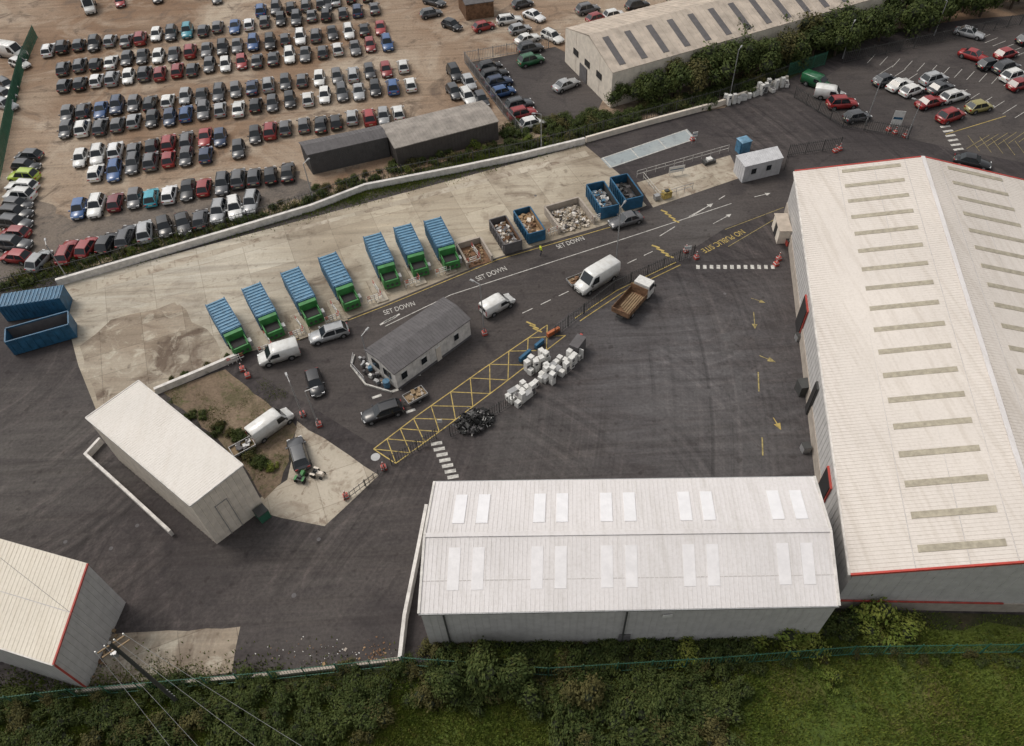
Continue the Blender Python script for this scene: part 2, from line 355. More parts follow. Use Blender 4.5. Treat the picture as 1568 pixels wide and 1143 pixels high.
ribbon("low_wall",[(240,603),(300,578),(365,550)],.4,-.02,.9,m_wallw)
ribbon("low_wall",[(158,678),(136,702),(200,760),(265,820)],.3,-.02,.9,m_wallw)
ribbon("low_wall",[(655,782),(642,850),(622,950),(615,1014)],.32,-.02,1.2,m_wallw)
ribbon("perimeter_kerb_wall",[(120,1060),(430,1034),(612,1012)],.3,-.02,.5,m_brick)
ribbon("perimeter_kerb_wall",[(543,545),(538,562),(560,590),(600,602)],.16,-.02,.25,m_white)
def fence(name,pts,h,mat,step=2.75,pale=.25,mesh=False):
    b=MB(); P=[G(*p) for p in pts]
    for i in range(len(P)-1):
        p,q=P[i],P[i+1]; d=q-p;n=d.length;d.normalize();k=max(1,round(n/step))
        for j in range(k+1):
            c=p+(q-p)*j/k; b.box((c.x,c.y,h/2),(.08,.08,h+.1),mat,yaw(p,q))
        for z in(.3,h-.25): b.beam(p+Vector((0,0,z)),q+Vector((0,0,z)),.05,.06,mat)
        t=0
        while t<n:
            c=p+d*t; b.beam(c+Vector((0,0,.05)),c+Vector((0,0,h)),.05 if not mesh else .03,.02,mat); t+=pale
    return b.obj(name)
fence("green_palisade_fence",[(58,58),(38,105),(22,170),(4,260),(-25,380)],2.4,m_green,pale=.16)
fence("green_palisade_fence",[(1205,118),(1262,100)],2.4,m_green,pale=.14)
fence("steel_mesh_fence",[(0,447),(90,427),(190,399),(350,352),(480,313),(560,283),(700,256),(800,236),(895,212)],2.2,m_post,pale=.5)
fence("steel_mesh_fence",[(900,210),(990,185),(1100,156),(1205,118)],2.2,m_post,pale=.4)
fence("steel_mesh_fence",[(712,97),(770,175),(800,212)],2.2,m_gal,pale=.3)
fence("steel_mesh_fence",[(712,97),(840,74)],2.2,m_gal,pale=.3)
fence("green_mesh_fence",[(-20,1085),(120,1068),(420,1042),(620,1020),(840,1036),(1100,1020),(1300,1004),(1600,1000)],2.2,m_green,pale=.25,mesh=True)
fence("security_fence",[(600,712),(640,690),(668,672)],1.8,m_post,pale=.3)
fence("security_fence",[(690,668),(722,655),(765,632),(785,618)],1.8,m_post,pale=.3)
fence("security_fence",[(850,515),(870,500),(940,445),(1040,400),(1062,392)],1.8,m_post,pale=.3)
fence("security_fence",[(1216,150),(1290,196),(1390,212)],2.0,m_post,pale=.3)
fence("security_fence",[(1200,262),(1206,240),(1285,228)],2.0,m_post,pale=.3)
fence("security_fence",[(530,768),(590,722)],1.2,m_post,pale=.6)
fence("steel_mesh_fence",[(1290,98),(1420,70),(1600,30)],2.2,m_post,pale=.4)
def rail(name,pts,h,mat,rails=(.5,1.0),step=1.5):
    b=MB();P=[G(*p) for p in pts]
    for i in range(len(P)-1):
        p,q=P[i],P[i+1];k=max(1,round((q-p).length/step))
        for j in range(k+1):
            c=p+(q-p)*j/k; b.cyl(c,c+Vector((0,0,h)),.035,.035,mat,6)
        for z in rails: b.beam(p+Vector((0,0,z*h)),q+Vector((0,0,z*h)),.05,.05,mat)
    b.obj(name)
rail("safety_railing",[(985,275),(1010,306)],1.1,m_white);rail("safety_railing",[(1010,306),(1060,290)],1.1,m_gal)
rail("safety_railing",[(975,272),(1115,232)],1.1,m_white);rail("safety_railing",[(543,550),(540,565),(560,588)],1.1,m_gal)
# ---------------------------------------------------------------- buildings
def lerp(a,b_,t): return a+(b_-a)*t
def slope(par,e0,e1,q0,q1,mat,nr,name="roof_slope",th=.12,ribmat=None,rw=.05,rh=.05,laps=()):
    b=MB(); dn=Vector((0,0,-th))
    vs=[e0,e1,q1,q0]; vs2=[v+dn for v in vs]
    b.add(vs+vs2,[(0,1,2,3),(7,6,5,4),(0,1,5,4),(1,2,6,5),(2,3,7,6),(3,0,4,7)],mat)
    for i in range(nr+1):
        t=i/nr*.998+.001; b.beam(lerp(e0,e1,t),lerp(q0,q1,t),rw,rh,ribmat or mat)
    for s in laps: b.beam(lerp(e0,q0,s),lerp(e1,q1,s),.07,.036,m_lap)
    return b.obj(name,par)
def panel(b,e0,e1,q0,q1,t0,t1,s0,s1,mat,lift=.03):
    def P(t,s): return lerp(lerp(e0,e1,t),lerp(q0,q1,t),s)
    a=[P(t0,s0),P(t1,s0),P(t1,s1),P(t0,s1)]
    n=(a[1]-a[0]).cross(a[3]-a[0]).normalized()
    if n.z<0:n=-n
    hi=[x+n*(lift+.03) for x in a]
    b.add(a+hi,[(4,5,6,7),(0,1,5,4),(1,2,6,5),(2,3,7,6),(3,0,4,7)],mat)
def walls(par,pts,mat,ribs=.6,base=None,bh=.9):
    b=MB(); n=len(pts)
    for i in range(n):
        (p,zp),(q,zq)=pts[i],pts[(i+1)%n]
        b.poly([Vector((p.x,p.y,-.02)),Vector((q.x,q.y,-.02)),Vector((q.x,q.y,zq)),Vector((p.x,p.y,zp))],mat)
        L=(Vector((q.x,q.y))-Vector((p.x,p.y))).length; k=max(1,int(L/ribs))
        for j in range(1,k):
            t=j/k; c=lerp(p,q,t); z=zp+(zq-zp)*t-.1
            b.beam(Vector((c.x,c.y,.0)),Vector((c.x,c.y,z)),.06,.05,mat)
        if base: 
            b.beam(Vector((p.x,p.y,bh/2)),Vector((q.x,q.y,bh/2)),.16,bh,base)
    return b.obj("walls",par)
def xy(v,z): return Vector((v.x,v.y,z))
par=empty("storage_building")
ze,zr=7.2,8.3
A,B_,C,D=G(641,940,ze),G(1285,928,ze),G(1247,730,ze),G(665,738,ze); R0,R1=G(650,820,zr),G(1272,812,zr)
slope(par,A,B_,R0,R1,m_roofU,90,rw=.04,laps=(.4,));slope(par,D,C,R0,R1,m_roofU,90,"roof_slope_back",rw=.04)
cen=(A+B_+C+D)/4
W4=[lerp(x,cen,.008) for x in(A,B_,C,D)]; mr0=lerp(R0,cen,.008);mr1=lerp(R1,cen,.008)
walls(par,[(W4[0],ze-.1),(W4[1],ze-.1),(mr1,zr-.14),(W4[2],ze-.1),(W4[3],ze-.1),(mr0,zr-.14)],m_wall)
b=MB()
b.beam(R0+Vector((0,0,.04)),R1+Vector((0,0,.04)),.4,.06,m_roofU)
b.beam(A+Vector((0,0,-.1)),B_+Vector((0,0,-.1)),.18,.16,m_gal);b.beam(D+Vector((0,0,-.1)),C+Vector((0,0,-.1)),.18,.16,m_gal)
for (p,q) in((A,R0),(R0,D),(B_,R1),(R1,C)): b.beam(p+Vector((0,0,.02)),q+Vector((0,0,.02)),.2,.16,m_wallw)
b.obj("ridge_and_gutters",par)
b=MB()
for u in(700,735,820,854,920,955,1037,1071,1171,1205):
    t0=(u-662)/588; t1=t0+.030; panel(b,D,C,R0,R1,t0,t1,.27,.80,m_sky)
    panel(b,A,B_,R0,R1,t0-.001,t1-.002,.28,.83,m_skyx,.005)
b.obj("rooflights",par)
b=MB()
o=Vector((0,-.12,0))
for t in(.5,.055): 
    c=lerp(W4[0],W4[1],t)+o; b.beam(xy(c,0),xy(c,ze-.2),.12,.12,m_post)
c=lerp(W4[0],W4[1],.6)+o; b.box((c.x,c.y,6.0),(.8,.06,.45),m_app)
c=lerp(W4[0],W4[1],.505)+o; b.box((c.x,c.y,1.1),(1.0,.1,2.1),m_slate)
b.obj("downpipes_and_door",par)
# --- big warehouse
par=empty("warehouse_building")
ze,zr=6.6,9.6
A,B_=G(1217,262,ze),G(1303,880,ze); R0,R1=G(1413,240,zr),G(1606,858,zr)
C0=Vector((2*R0.x-A.x,2*R0.y-A.y,ze)); C1=Vector((2*R1.x-B_.x,2*R1.y-B_.y,ze))
slope(par,A,B_,R0,R1,m_roofB,150,rw=.05,laps=(.34,.62,.86));slope(par,C0,C1,R0,R1,m_roofB,150,"roof_slope_right",rw=.05,laps=(.34,.62,.86))
walls(par,[(A+Vector((.25,0,0)),ze-.1),(B_+Vector((.25,0,0)),ze-.1),(R1,zr-.2),(C1,ze-.1),(C0,ze-.1),(R0,zr-.2)],m_wall,.8,m_brick,1.6)
b=MB(); b.beam(R0+Vector((0,0,.06)),R1+Vector((0,0,.06)),.45,.08,m_roofU)
for (p,q) in((B_,R1),(R1,C1),(A,R0),(R0,C0)): b.beam(p+Vector((0,0,-.06)),q+Vector((0,0,-.06)),.18,.26,m_red)
b.beam(A+Vector((-.08,0,-.15)),B_+Vector((-.08,0,-.15)),.2,.2,m_wallw)
p=xy(lerp(B_,R1,0),1.75)+Vector((.25,-.1,0));q=xy(R1,1.75)+Vector((0,-.1,0)); b.beam(p,q,.12,.14,m_redw)
b.obj("ridge_and_red_trim",par)
b=MB(); nr=18
for i in range(nr):
    t=(i+.42)/nr; panel(b,A,B_,R0,R1,t-.0058,t+.0058,.37,.82,m_skyd); panel(b,C0,C1,R0,R1,t-.0058,t+.0058,.33,.80,m_skyd)
b.obj("rooflights",par)
b=MB()
for t0,t1,mt in((.37,.42,m_redw),(.785,.83,m_redw),(.60,.62,m_post)):
    p=xy(lerp(A,B_,t0),0);q=xy(lerp(A,B_,t1),0); o=Vector((.14,0,0))
    b.beam(p+o+Vector((0,0,2.15)),q+o+Vector((0,0,2.15)),.2,4.3,mt); o=Vector((.02,0,0)); p2=lerp(p,q,.06);q2=lerp(p,q,.94)
    b.beam(p2+o+Vector((0,0,2.1)),q2+o+Vector((0,0,2.1)),.12,4.2,m_dark)
b.obj("loading_doors",par)
# --- long shed
par=empty("long_shed")
ze=7.4
A,B_,C,D=G(131,640,ze),G(291,775,ze),G(372,712,ze+.4),G(212,583,ze+.4)
m_roofL=roofmat("pale_sheet_roof",(.70,.66,.61),(.60,.55,.49),rad(35))
slope(par,A,B_,D,C,m_roofL,60,rw=.035,rh=.03)
cen=(A+B_+C+D)/4; w=[lerp(x,cen,.02) for x in(A,B_,C,D)]
walls(par,[(w[0],ze-.1),(w[1],ze-.1),(w[2],ze+.25),(w[3],ze+.25)],m_wallc,.6)
b=MB()
for t in(.3,.52):
    c=lerp(w[1],w[2],t); d=(w[1]-w[0]).normalized()*.06; c=c+Vector((d.x,d.y,0)); b.beam(xy(c,0),xy(c,ze-2.4),.05,.05,m_gal)
d=(w[1]-w[0]).normalized()*.06; b.beam(xy(lerp(w[1],w[2],.29),5.0)+xy(d,0),xy(lerp(w[1],w[2],.53),5.0)+xy(d,0),.05,.06,m_gal)
c=lerp(w[1],w[2],.86)+ (w[1]-w[0]).normalized()*.8; b.box((c.x,c.y,.6),(1.1,1.1,1.2),m_green,yaw(w[1],w[2])); b.box((c.x,c.y,1.25),(1.16,1.16,.08),m_post,yaw(w[1],w[2]))
b.obj("wall_fittings",par)
b=MB()
for(p,q) in((A,B_),(B_,C),(C,D),(D,A)): b.beam(p+Vector((0,0,-.05)),q+Vector((0,0,-.05)),.12,.2,m_wallw)
b.obj("roof_trim",par)
# --- lower left building
par=empty("corner_industrial_unit")
ze=6.2
B_=G(81,1018,ze);C=G(134,863,8.0); ld=(G(0,825,8.0)-C).normalized()
A=B_+ld*22; D=C+ld*22
slope(par,A,B_,D,C,m_roofC,54,rw=.04,rh=.04,laps=(.5,))
off=Vector((-.2,.1,0))
walls(par,[(A+off,ze-.1),(B_+off,ze-.1),(C+off,7.85),(D+off,7.85)],m_wall,.5,None)
b=MB(); b.beam(B_+Vector((0,0,-.05)),C+Vector((0,0,-.05)),.14,.16,m_redw); b.beam(A+Vector((0,0,-.1)),B_+Vector((0,0,-.1)),.2,.2,m_wallw)
b.beam(xy(B_+off,.05)+Vector((.12,0,.1)),xy(B_+off,ze)+Vector((.12,0,-.2)),.12,.12,m_redw)
b.obj("red_trim",par)
# --- site office cabin
par=empty("site_office_cabin")
ze=2.9
A,B_,C,D=G(557,536,ze),G(603,574,ze),G(721,489,ze),G(679,455,ze)
mr0=(A+B_)/2+Vector((0,0,.45)); mr1=(D+C)/2+Vector((0,0,.45))
slope(par,B_,C,mr0,mr1,m_slate,32,rw=.05,rh=.08);slope(par,A,D,mr0,mr1,m_slate,32,"roof_slope_back",rw=.05,rh=.08)
cen=(A+B_+C+D)/4; w=[lerp(x,cen,.03) for x in(A,B_,C,D)]
walls(par,[(w[0],ze-.1),(w[1],ze-.1),(w[2],ze-.1),(w[3],ze-.1)],m_wallw,1.2)
b=MB(); d=(w[2]-w[1]); nrm=Vector((d.y,-d.x,0)).normalized()*.06
for t,wd,z0,z1 in((.10,.07,1.2,2.2),(.36,.07,1.3,2.2),(.55,.06,.1,2.2),(.80,.06,1.3,2.2)):
    p=xy(lerp(w[1],w[2],t-wd/2),(z0+z1)/2)+nrm;q=xy(lerp(w[1],w[2],t+wd/2),(z0+z1)/2)+nrm; b.beam(p,q,.08,z1-z0,m_wallc if z0<1 else m_glass); b.beam(p-nrm*.3,q-nrm*.3,.09,z1-z0+.16,m_app)
b.beam(xy(w[1],.15)+nrm*.6,xy(w[2],.15)+nrm*.6,.05,.4,m_slate)
d2=(w[1]-w[0]); n2=Vector((d2.y,-d2.x,0)).normalized()*.06
for t in(.3,.7):
    p=xy(lerp(w[0],w[1],t-.12),1.7)+n2;q=xy(lerp(w[0],w[1],t+.12),1.7)+n2; b.beam(p,q,.08,1.0,m_glass)
b.obj("windows_and_door",par)
# --- grey-white container office
par=empty("container_office")
ze=2.7
m_cab=simple("pale_grey_cabin_paint",(.50,.50,.51),.5,var=.15)
A,B_,C,D=G(1127,238,ze),G(1141,256,ze),G(1200,242,ze),G(1190,224,ze)
slope(par,B_,C,A,D,m_cab,20,rw=.05); w=[lerp(x,(A+B_+C+D)/4,.02) for x in(A,B_,C,D)]
walls(par,[(x,ze-.1) for x in w],m_cab,.5)
b=MB(); d=(w[2]-w[1]); nrm=Vector((d.y,-d.x,0)).normalized()*.06
for t in(.2,.6): b.beam(xy(lerp(w[1],w[2],t),1.6)+nrm,xy(lerp(w[1],w[2],t+.12),1.6)+nrm,.06,.8,m_glass)
b.obj("windows",par)
b=MB(); c=G(1136,232,0); b.box((c.x,c.y,1.0),(1.6,1.5,2.0),m_cb,AROT); b.box((c.x,c.y,2.06),(1.8,1.7,.12),m_cbr,AROT,(.7,.7)); b.box((c.x-.3,c.y-.82,1.0),(.8,.06,1.7),m_db,AROT); b.obj("blue_kiosk")
def lowshed(name,c4,z,rm,wm,n):
    par=empty(name); A,B_,C,D=[G(*c,z) for c in c4]; m0=(A+B_)/2+Vector((0,0,.5)); m1=(D+C)/2+Vector((0,0,.5))
    slope(par,B_,C,m0,m1,rm,n,rw=.06,rh=.08);slope(par,A,D,m0,m1,rm,n,"roof_slope_back",rw=.06,rh=.08)
    w=[lerp(x,(A+B_+C+D)/4,.02) for x in(A,B_,C,D)]; walls(par,[(w[0],z-.1),(w[1],z-.1),(w[2],z-.1),(w[3],z-.1)],wm,.5)
    return par
lowshed("corrugated_store",[(457,218),(470,238),(594,210),(580,192)],3.4,m_slate,simple("charcoal_cladding",(.07,.067,.067),.7),24)
lowshed("corrugated_workshop",[(580,192),(604,228),(764,186),(738,154)],3.2,m_slate2,simple("brown_cladding",(.07,.06,.055),.7),32)
par=empty("fibre_cement_warehouse")
ze=6.0
A=G(866,43,ze);B_=G(938,112,ze); d=(G(1290,12,ze)-B_)
C=B_+d*1.35; D=A+d*1.35; m0=(A+B_)/2+Vector((0,0,2.4)); m1=m0+d*1.35
slope(par,B_,C,m0,m1,m_fawn,60,rw=.1,rh=.08);slope(par,A,D,m0,m1,m_fawn,60,"roof_slope_back",rw=.1,rh=.08)
walls(par,[(A,ze-.1),(m0,8.2),(B_,ze-.1),(C,ze-.1),(D,ze-.1)],m_wallc,3)
b=MB()
for i in range(15):
    t=.03+i*.066; panel(b,B_,C,m0,m1,t,t+.018,.12,.85,m_slate)
b.obj("rooflights",par)
b=MB()
for t in(.25,.5,.75):
    p=xy(lerp(A,B_,t-.05),3.6);q=xy(lerp(A,B_,t+.05),3.6); b.beam(p,q,.25,1.0,m_dark)
p=xy(lerp(A,B_,.35),1.3);q=xy(lerp(A,B_,.5),1.3);b.beam(p,q,.3,2.6,m_slate)
b.obj("gable_windows",par)
lowshed("brick_kiosk",[(700,-12),(712,8),(756,2),(745,-16)],3.0,m_slate,m_rust,6)
b=MB();c=G(1194,360);b.box((c.x,c.y,1.0),(1.5,3.6,2.0),m_wallc,rad(-5));b.box((c.x,c.y,2.06),(1.7,3.8,.1),m_fawn,rad(-5));b.box((c.x-.76,c.y,.9),(.1,1,1.7),m_dark,rad(-5));b.obj("buff_lean_to")
# ---------------------------------------------------------------- vehicles
def loft(b,st,mat):
    rings=[]
    for x,hw,zb,zt in st:
        zm=zb+(zt-zb)*.45
        rings.append([(x,-hw*.92,zb),(x,-hw,zm),(x,-hw*.97,zt-.10),(x,-hw*.86,zt-.01),(x,0,zt+.02),(x,hw*.86,zt-.01),(x,hw*.97,zt-.10),(x,hw,zm),(x,hw*.92,zb)])
    k=9; vs=[p for r in rings for p in r]; fs=[]
    for i in range(len(rings)-1):
        for j in range(k-1): fs.append((i*k+j,i*k+j+1,(i+1)*k+j+1,(i+1)*k+j))
        fs.append((i*k+k-1,i*k,(i+1)*k,(i+1)*k+k-1))
    b.add(vs,fs,mat,True); b.add(rings[0],[list(range(k))],mat); b.add(rings[-1],[list(range(k))],mat)
def glassq(b,q,mat_in,mat_out,ins=.08,lift=.012):
    q=[Vector(x) for x in q]; b.poly(q,mat_out); c=sum(q,Vector())/4; n=(q[1]-q[0]).cross(q[3]-q[0]).normalized()
    if n.dot(c-Vector((c.x*.5,0,.6)))<0: n=-n
    b.poly([x+(c-x)*ins*1.0/max(.2,(c-x).length)+n*lift for x in q],mat_in)
def wheels(b,xs,hw,r=.32):
    for x in xs:
        for s in(-1,1):
            b.cyl((x,s*(hw-.02),r),(x,s*(hw+.004),r),r+.07,r+.07,m_tyre,14)
            b.cyl((x,s*(hw-.2),r),(x,s*(hw+.02),r),r,r,m_tyre,14); b.cyl((x,s*(hw),r),(x,s*(hw+.03),r),r*.62,r*.55,m_rim,10)
def car(kind):
    b=MB()
    P=dict(hatch=(4.05,.87,1.47,.90, .95,.30,-1.35,-1.85),saloon=(4.6,.90,1.43,.90,.85,.15,-1.05,-1.65),estate=(4.65,.90,1.50,.93,.95,.25,-1.75,-2.15),suv=(4.45,.93,1.68,1.02,.95,.35,-1.60,-2.02))[kind]
    L,hw,H,sh,a0,a1,c1,c0=P; h=L/2
    loft(b,[(-h,hw*.80,.35,sh-.22),(-h+.08,hw*.90,.28,sh-.08),(-h+.35,hw*.98,.22,sh),(c0+.1,hw,.22,sh+.02),(0,hw,.2,sh),(a0,hw,.22,sh-.02),(h-.55,hw*.97,.22,sh-.14),(h-.2,hw*.90,.25,sh-.24),(h-.02,hw*.74,.32,sh-.40)],m_paint)
    bw,tw=hw*.93,hw*.72; xb=(a1+c1)/2
    zb=sh-.03; zt=H-.05
    glassq(b,[(a0,-bw*.95,zb),(a0,bw*.95,zb),(a1,tw,zt),(a1,-tw,zt)],m_glass,m_paint)
    glassq(b,[(c0,-bw*.95,zb),(c0,bw*.95,zb),(c1,tw,zt),(c1,-tw,zt)],m_glass,m_paint)
    for s in(-1,1):
        glassq(b,[(a0,s*bw*.95,zb),(xb,s*bw,zb),(xb,s*tw,zt),(a1,s*tw,zt)],m_glass,m_paint,.07)
        glassq(b,[(xb,s*bw,zb),(c0,s*bw*.95,zb),(c1,s*tw,zt),(xb,s*tw,zt)],m_glass,m_paint,.07)
        b.box((a0-.15,s*(hw+.06),sh+.06),(.16,.2,.13),m_paint)
        b.box((h-.22,s*hw*.66,sh-.33),(.22,.34,.14),m_hl); b.box((-h+.09,s*hw*.68,sh-.22),(.18,.30,.18),m_tl)
    r=[(a1,-tw,zt),(a1,0,zt+.06),(a1,tw,zt),(xb,-tw,zt+.02),(xb,0,zt+.09),(xb,tw,zt+.02),(c1,-tw,zt),(c1,0,zt+.05),(c1,tw,zt)]
    b.add(r,[(0,1,4,3),(1,2,5,4),(3,4,7,6),(4,5,8,7)],m_paint,True)
    if kind in('estate','suv'):
        for s in(-1,1): b.beam((a1-.1,s*tw*.92,H+.04),(c1+.1,s*tw*.92,H+.04),.04,.05,m_post)
    b.box((h-.05,0,.45),(.1,hw*1.1,.2),m_post); b.box((h,0,.42),(.03,.5,.11),m_app); b.box((-h,0,.6),(.03,.5,.11),m_plate)
    b.box((0,0,.24),(L*.8,hw*1.7,.14),m_tyre); wheels(b,(h-.85,-h+.8),hw)
    return b.mesh("car_"+kind)
def van(kind):
    b=MB()
    if kind=='big': L,hw,H=5.9,1.0,2.5
    else: L,hw,H=4.5,.9,1.85
    h=L/2; hb=H*.52 if kind=='big' else H*.56
    x1=h-.95; x2=h-1.65 if kind=='big' else h-1.6
    loft(b,[(-h,hw*.93,.4,H-.12),(-h+.12,hw*.97,.3,H-.02),(0,hw,.28,H),(x2-.4,hw*.99,.28,H),(x2,hw*.97,.28,H-.06),(x1,hw*.97,.28,hb+.05),(h-.3,hw*.92,.3,hb-.12),(h-.03,hw*.78,.38,hb-.38)],m_paint)
    def g(q,n): b.poly([Vector(x)+Vector(n)*.03 for x in q],m_glass)
    g([(x1-.02,-hw*.80,hb+.10),(x1-.02,hw*.80,hb+.10),(x2+.06,hw*.78,H-.10),(x2+.06,-hw*.78,H-.10)],(.7,0,1.2))
    for s in(-1,1):
        g([(x1-.2,s*hw*.985,hb+.02),(x2-.75,s*hw*.995,hb+.02),(x2-.75,s*hw*.975,H-.28),(x2-.02,s*hw*.96,H-.28)],(0,s,0))
        b.box((x1-.25,s*(hw+.12),hb+.15),(.18,.24,.3),m_post); b.box((h-.2,s*hw*.68,hb-.34),(.24,.3,.2),m_hl); b.box((-h,s*hw*.84,hb),(.05,.14,.7),m_tl)
    g([(-h,-hw*.7,H*.62),(-h,hw*.7,H*.62),(-h,hw*.66,H-.25),(-h,-hw*.66,H-.25)],(-.6,0,0))
    for x in(-h*.55,-h*.1,h*.2): b.box((x,0,H+.025),(.04,hw*1.5,.02),m_paint)
    b.box((h-.03,0,.5),(.12,hw*1.2,.26),m_post); b.box((-h-.02,0,.42),(.1,hw*1.7,.16),m_post); b.box((h+.035,0,.5),(.02,.5,.11),m_app)
    wheels(b,(h-.95,-h+1.05),hw,.34); b.box((0,0,.3),(L*.8,hw*1.7,.16),m_tyre)
    return b.mesh("van_"+kind)
CM={k:car(k) for k in('hatch','saloon','estate','suv')}; VM={k:van(k) for k in('big','small')}
COL=dict(k=(.014,.014,.016),g=(.06,.062,.068),G=(.11,.11,.115),s=(.34,.35,.36),w=(.70,.70,.68),b=(.03,.09,.24),d=(.02,.04,.095),r=(.28,.02,.02),m=(.16,.018,.025),t=(.03,.28,.36),y=(.42,.55,.04),e=(.02,.12,.05),o=(.32,.28,.10),L=(.05,.16,.34))
rc=random.Random(5)
def parked(u,v,th,col,kind=None,name="parked_car"):
    c=G(u,v,.7); c.z=.012; x=rc.random()
    kind=kind or('hatch' if x<.45 else 'saloon' if x<.65 else 'estate' if x<.78 else 'suv')
    me=VM[kind[1:]] if kind[0]=='v' else CM[kind]
    cc=COL[col]; j=rc.uniform(.85,1.15); return put(name,me,TR(c,th,1.09),color=tuple(min(.75,x_*j) for x_ in cc))
def dirpx(u,v,du,dv): return yaw(G(u,v),G(u+du,v+dv))
rowth=yaw(G(98,130),G(590,68))+math.pi/2
def row(pts,cols,jit=.05):
    for (u,v),c in zip(pts,cols):
        if c=='.': continue
        parked(u+rc.uniform(-1.3,1.3),v+rc.uniform(-1.8,1.8),rowth+rc.uniform(-jit,jit)+(math.pi if rc.random()<.45 else 0),c)
def interp(a,b_,n): return [(a[0]+(b_[0]-a[0])*i/(n-1),a[1]+(b_[1]-a[1])*i/(n-1)) for i in range(n)]
row(interp((74,75),(572,12),22),"wkgksGrwgtgGbwGkgGkgdG")
row(interp((400,17),(560,-8),8),"bgkGgskg")
row(interp((98,103),(582,42),21),"gGkwgkwgrGkGbkgwGkwkrg")
row(interp((98,130),(592,66),21),"gkwswgrrgGwrggwGgwGrbt")
row(interp((103,174),(618,102),21),"GgbdGkwskgGdsgGwGsgrwG")
row(interp((101,200),(628,128),21),"gwgGskdbGswkgkwwgskbww")
row([(123,242),(150,237),(177,232),(205,228),(232,224),(259,220),(286,215),(313,211),(338,210),(390,205),(413,200),(438,196),(465,190),(490,188),(515,185),(540,180),(565,178),(587,176),(610,172)],"wwwGkrGrdkrGGkksrswwb")
row([(147,264),(175,260),(204,252),(232,247),(259,243),(286,239),(314,236),(364,230)],"wbgGrgdg")
row([(121,320),(148,316),(177,310),(205,303),(232,300),(259,295),(286,291),(312,287),(340,281),(365,274),(390,270),(415,267),(440,263)],"bwmGtwkrgGgkk")
row([(103,385),(133,377),(163,370),(193,363),(222,354),(252,348),(280,342),(308,335),(336,326),(360,318),(385,310)],"rrkgskkgsws",.25)
for (u,v),c in zip([(44,238),(40,254),(36,270),(33,285),(30,299),(27,313),(25,327),(24,342),(22,357),(22,374),(24,393)],"gkywwgkgrgr"):
    parked(u,v,dirpx(u,v,30,2)+rc.uniform(-.06,.06)+(math.pi if rc.random()<.5 else 0),c)
parked(60,398,dirpx(60,398,14,-16),'s')
for u,v,du,dv,c in [(660,20,30,-6,'G'),(692,38,28,10,'k'),(665,2,28,8,'g'),(741,40,30,-8,'r'),(780,30,28,-4,'w'),(818,24,24,10,'w'),(796,44,26,-6,'s'),(808,59,26,-8,'w'),(812,74,26,-6,'g'),(846,56,24,12,'w'),(900,14,26,-6,'G'),(914,27,26,-8,'r'),(940,22,26,-6,'w'),(813,92,30,-8,'e'),(867,129,30,-12,'s'),(976,8,24,-6,'k'),(1040,-4,24,-6,'g'),(800,5,24,-6,'g'),
  (696,112,12,20,'k'),(718,126,12,20,'s'),(695,140,14,20,'g'),(716,148,14,20,'w'),(737,152,12,20,'g'),(750,101,24,-6,'k'),(757,113,24,-6,'k'),(764,126,24,-6,'d'),(770,140,24,-6,'b'),(795,160,24,-6,'g'),(800,174,24,-6,'r'),(815,188,24,-6,'w'),
  (1355,122,28,-10,'g'),(1378,129,28,-12,'w'),(1397,138,28,-10,'w'),(1430,121,28,-8,'s'),(1440,134,28,-10,'g'),(1462,147,28,-8,'w'),(1425,156,28,-8,'r'),(1456,177,28,-10,'r'),(1500,163,28,-6,'o'),(1492,85,26,8,'r'),(1516,98,26,-6,'k'),(1485,50,26,6,'s'),(1541,82,26,-8,'r'),(1541,103,26,-8,'g'),(1553,116,26,-8,'w'),(1562,129,26,-8,'r'),(1290,158,28,-2,'r'),(1313,178,30,-6,'g'),(1490,247,30,6,'k'),(1575,60,26,-6,'k'),(30,97,20,6,'w'),(10,130,20,10,'g'),(8,145,20,6,'G'),(8,160,20,6,'s'),(183,2,4,20,'r'),(240,-4,4,20,'k'),(330,-3,10,20,'g'),(500,5,4,20,'g')]:
    parked(u,v,dirpx(u,v,du,dv),c)
parked(1271,145,dirpx(1273,148,28,4),'w','vsmall',"parked_van");parked(1250,127,dirpx(1250,127,26,10),'e','vsmall',"parked_van")
parked(138,10,dirpx(138,10,2,24),'w','vbig',"parked_van");parked(18,82,dirpx(18,85,24,4),'w','vbig',"parked_van")
def veh(name,u,v,du,dv,kind,col,z=.7,s=1.0):
    c=G(u,v,z); c.z=.012; me=VM[kind[1:]] if kind[0]=='v' else CM[kind]; return put(name,me,TR(c,dirpx(u,v,du,dv),s),color=COL[col])
veh("white_panel_van",914,424,-60,36,'vbig','w',1.2,1.05);veh("white_small_van",762,465,40,-22,'vsmall','w',.9)
veh("white_small_van",426,541,-46,14,'vsmall','w',.9,1.08);veh("white_panel_van",414,648,50,-36,'vbig','w',1.1,.86)
veh("silver_car",503,510,-56,16,'estate','s',.7,1.04);veh("black_car",482,585,10,36,'hatch','k');veh("dark_car",457,694,-10,-34,'suv','g')
veh("dark_estate_car",585,630,-56,18,'estate','k');veh("grey_car",958,337,-50,14,'saloon','G',.6,1.05)
b=MB()
b.box((2.3,0,1.35),(1.6,2.1,1.7),m_app,tap=(.82,.93)); b.poly([(3.06,-.85,1.5),(3.06,.85,1.5),(2.97,.82,2.12),(2.97,-.82,2.12)],m_glass)
for s in(-1,1): b.poly([(1.8,s*1.055,1.45),(2.9,s*1.055,1.45),(2.75,s*1.03,2.05),(1.85,s*1.03,2.05)],m_glass); b.box((2.9,s*1.2,1.7),(.12,.22,.35),m_post)
b.box((0,0,.65),(6.2,.9,.25),m_post); b.box((3.08,0,.6),(.15,2.1,.4),m_post)
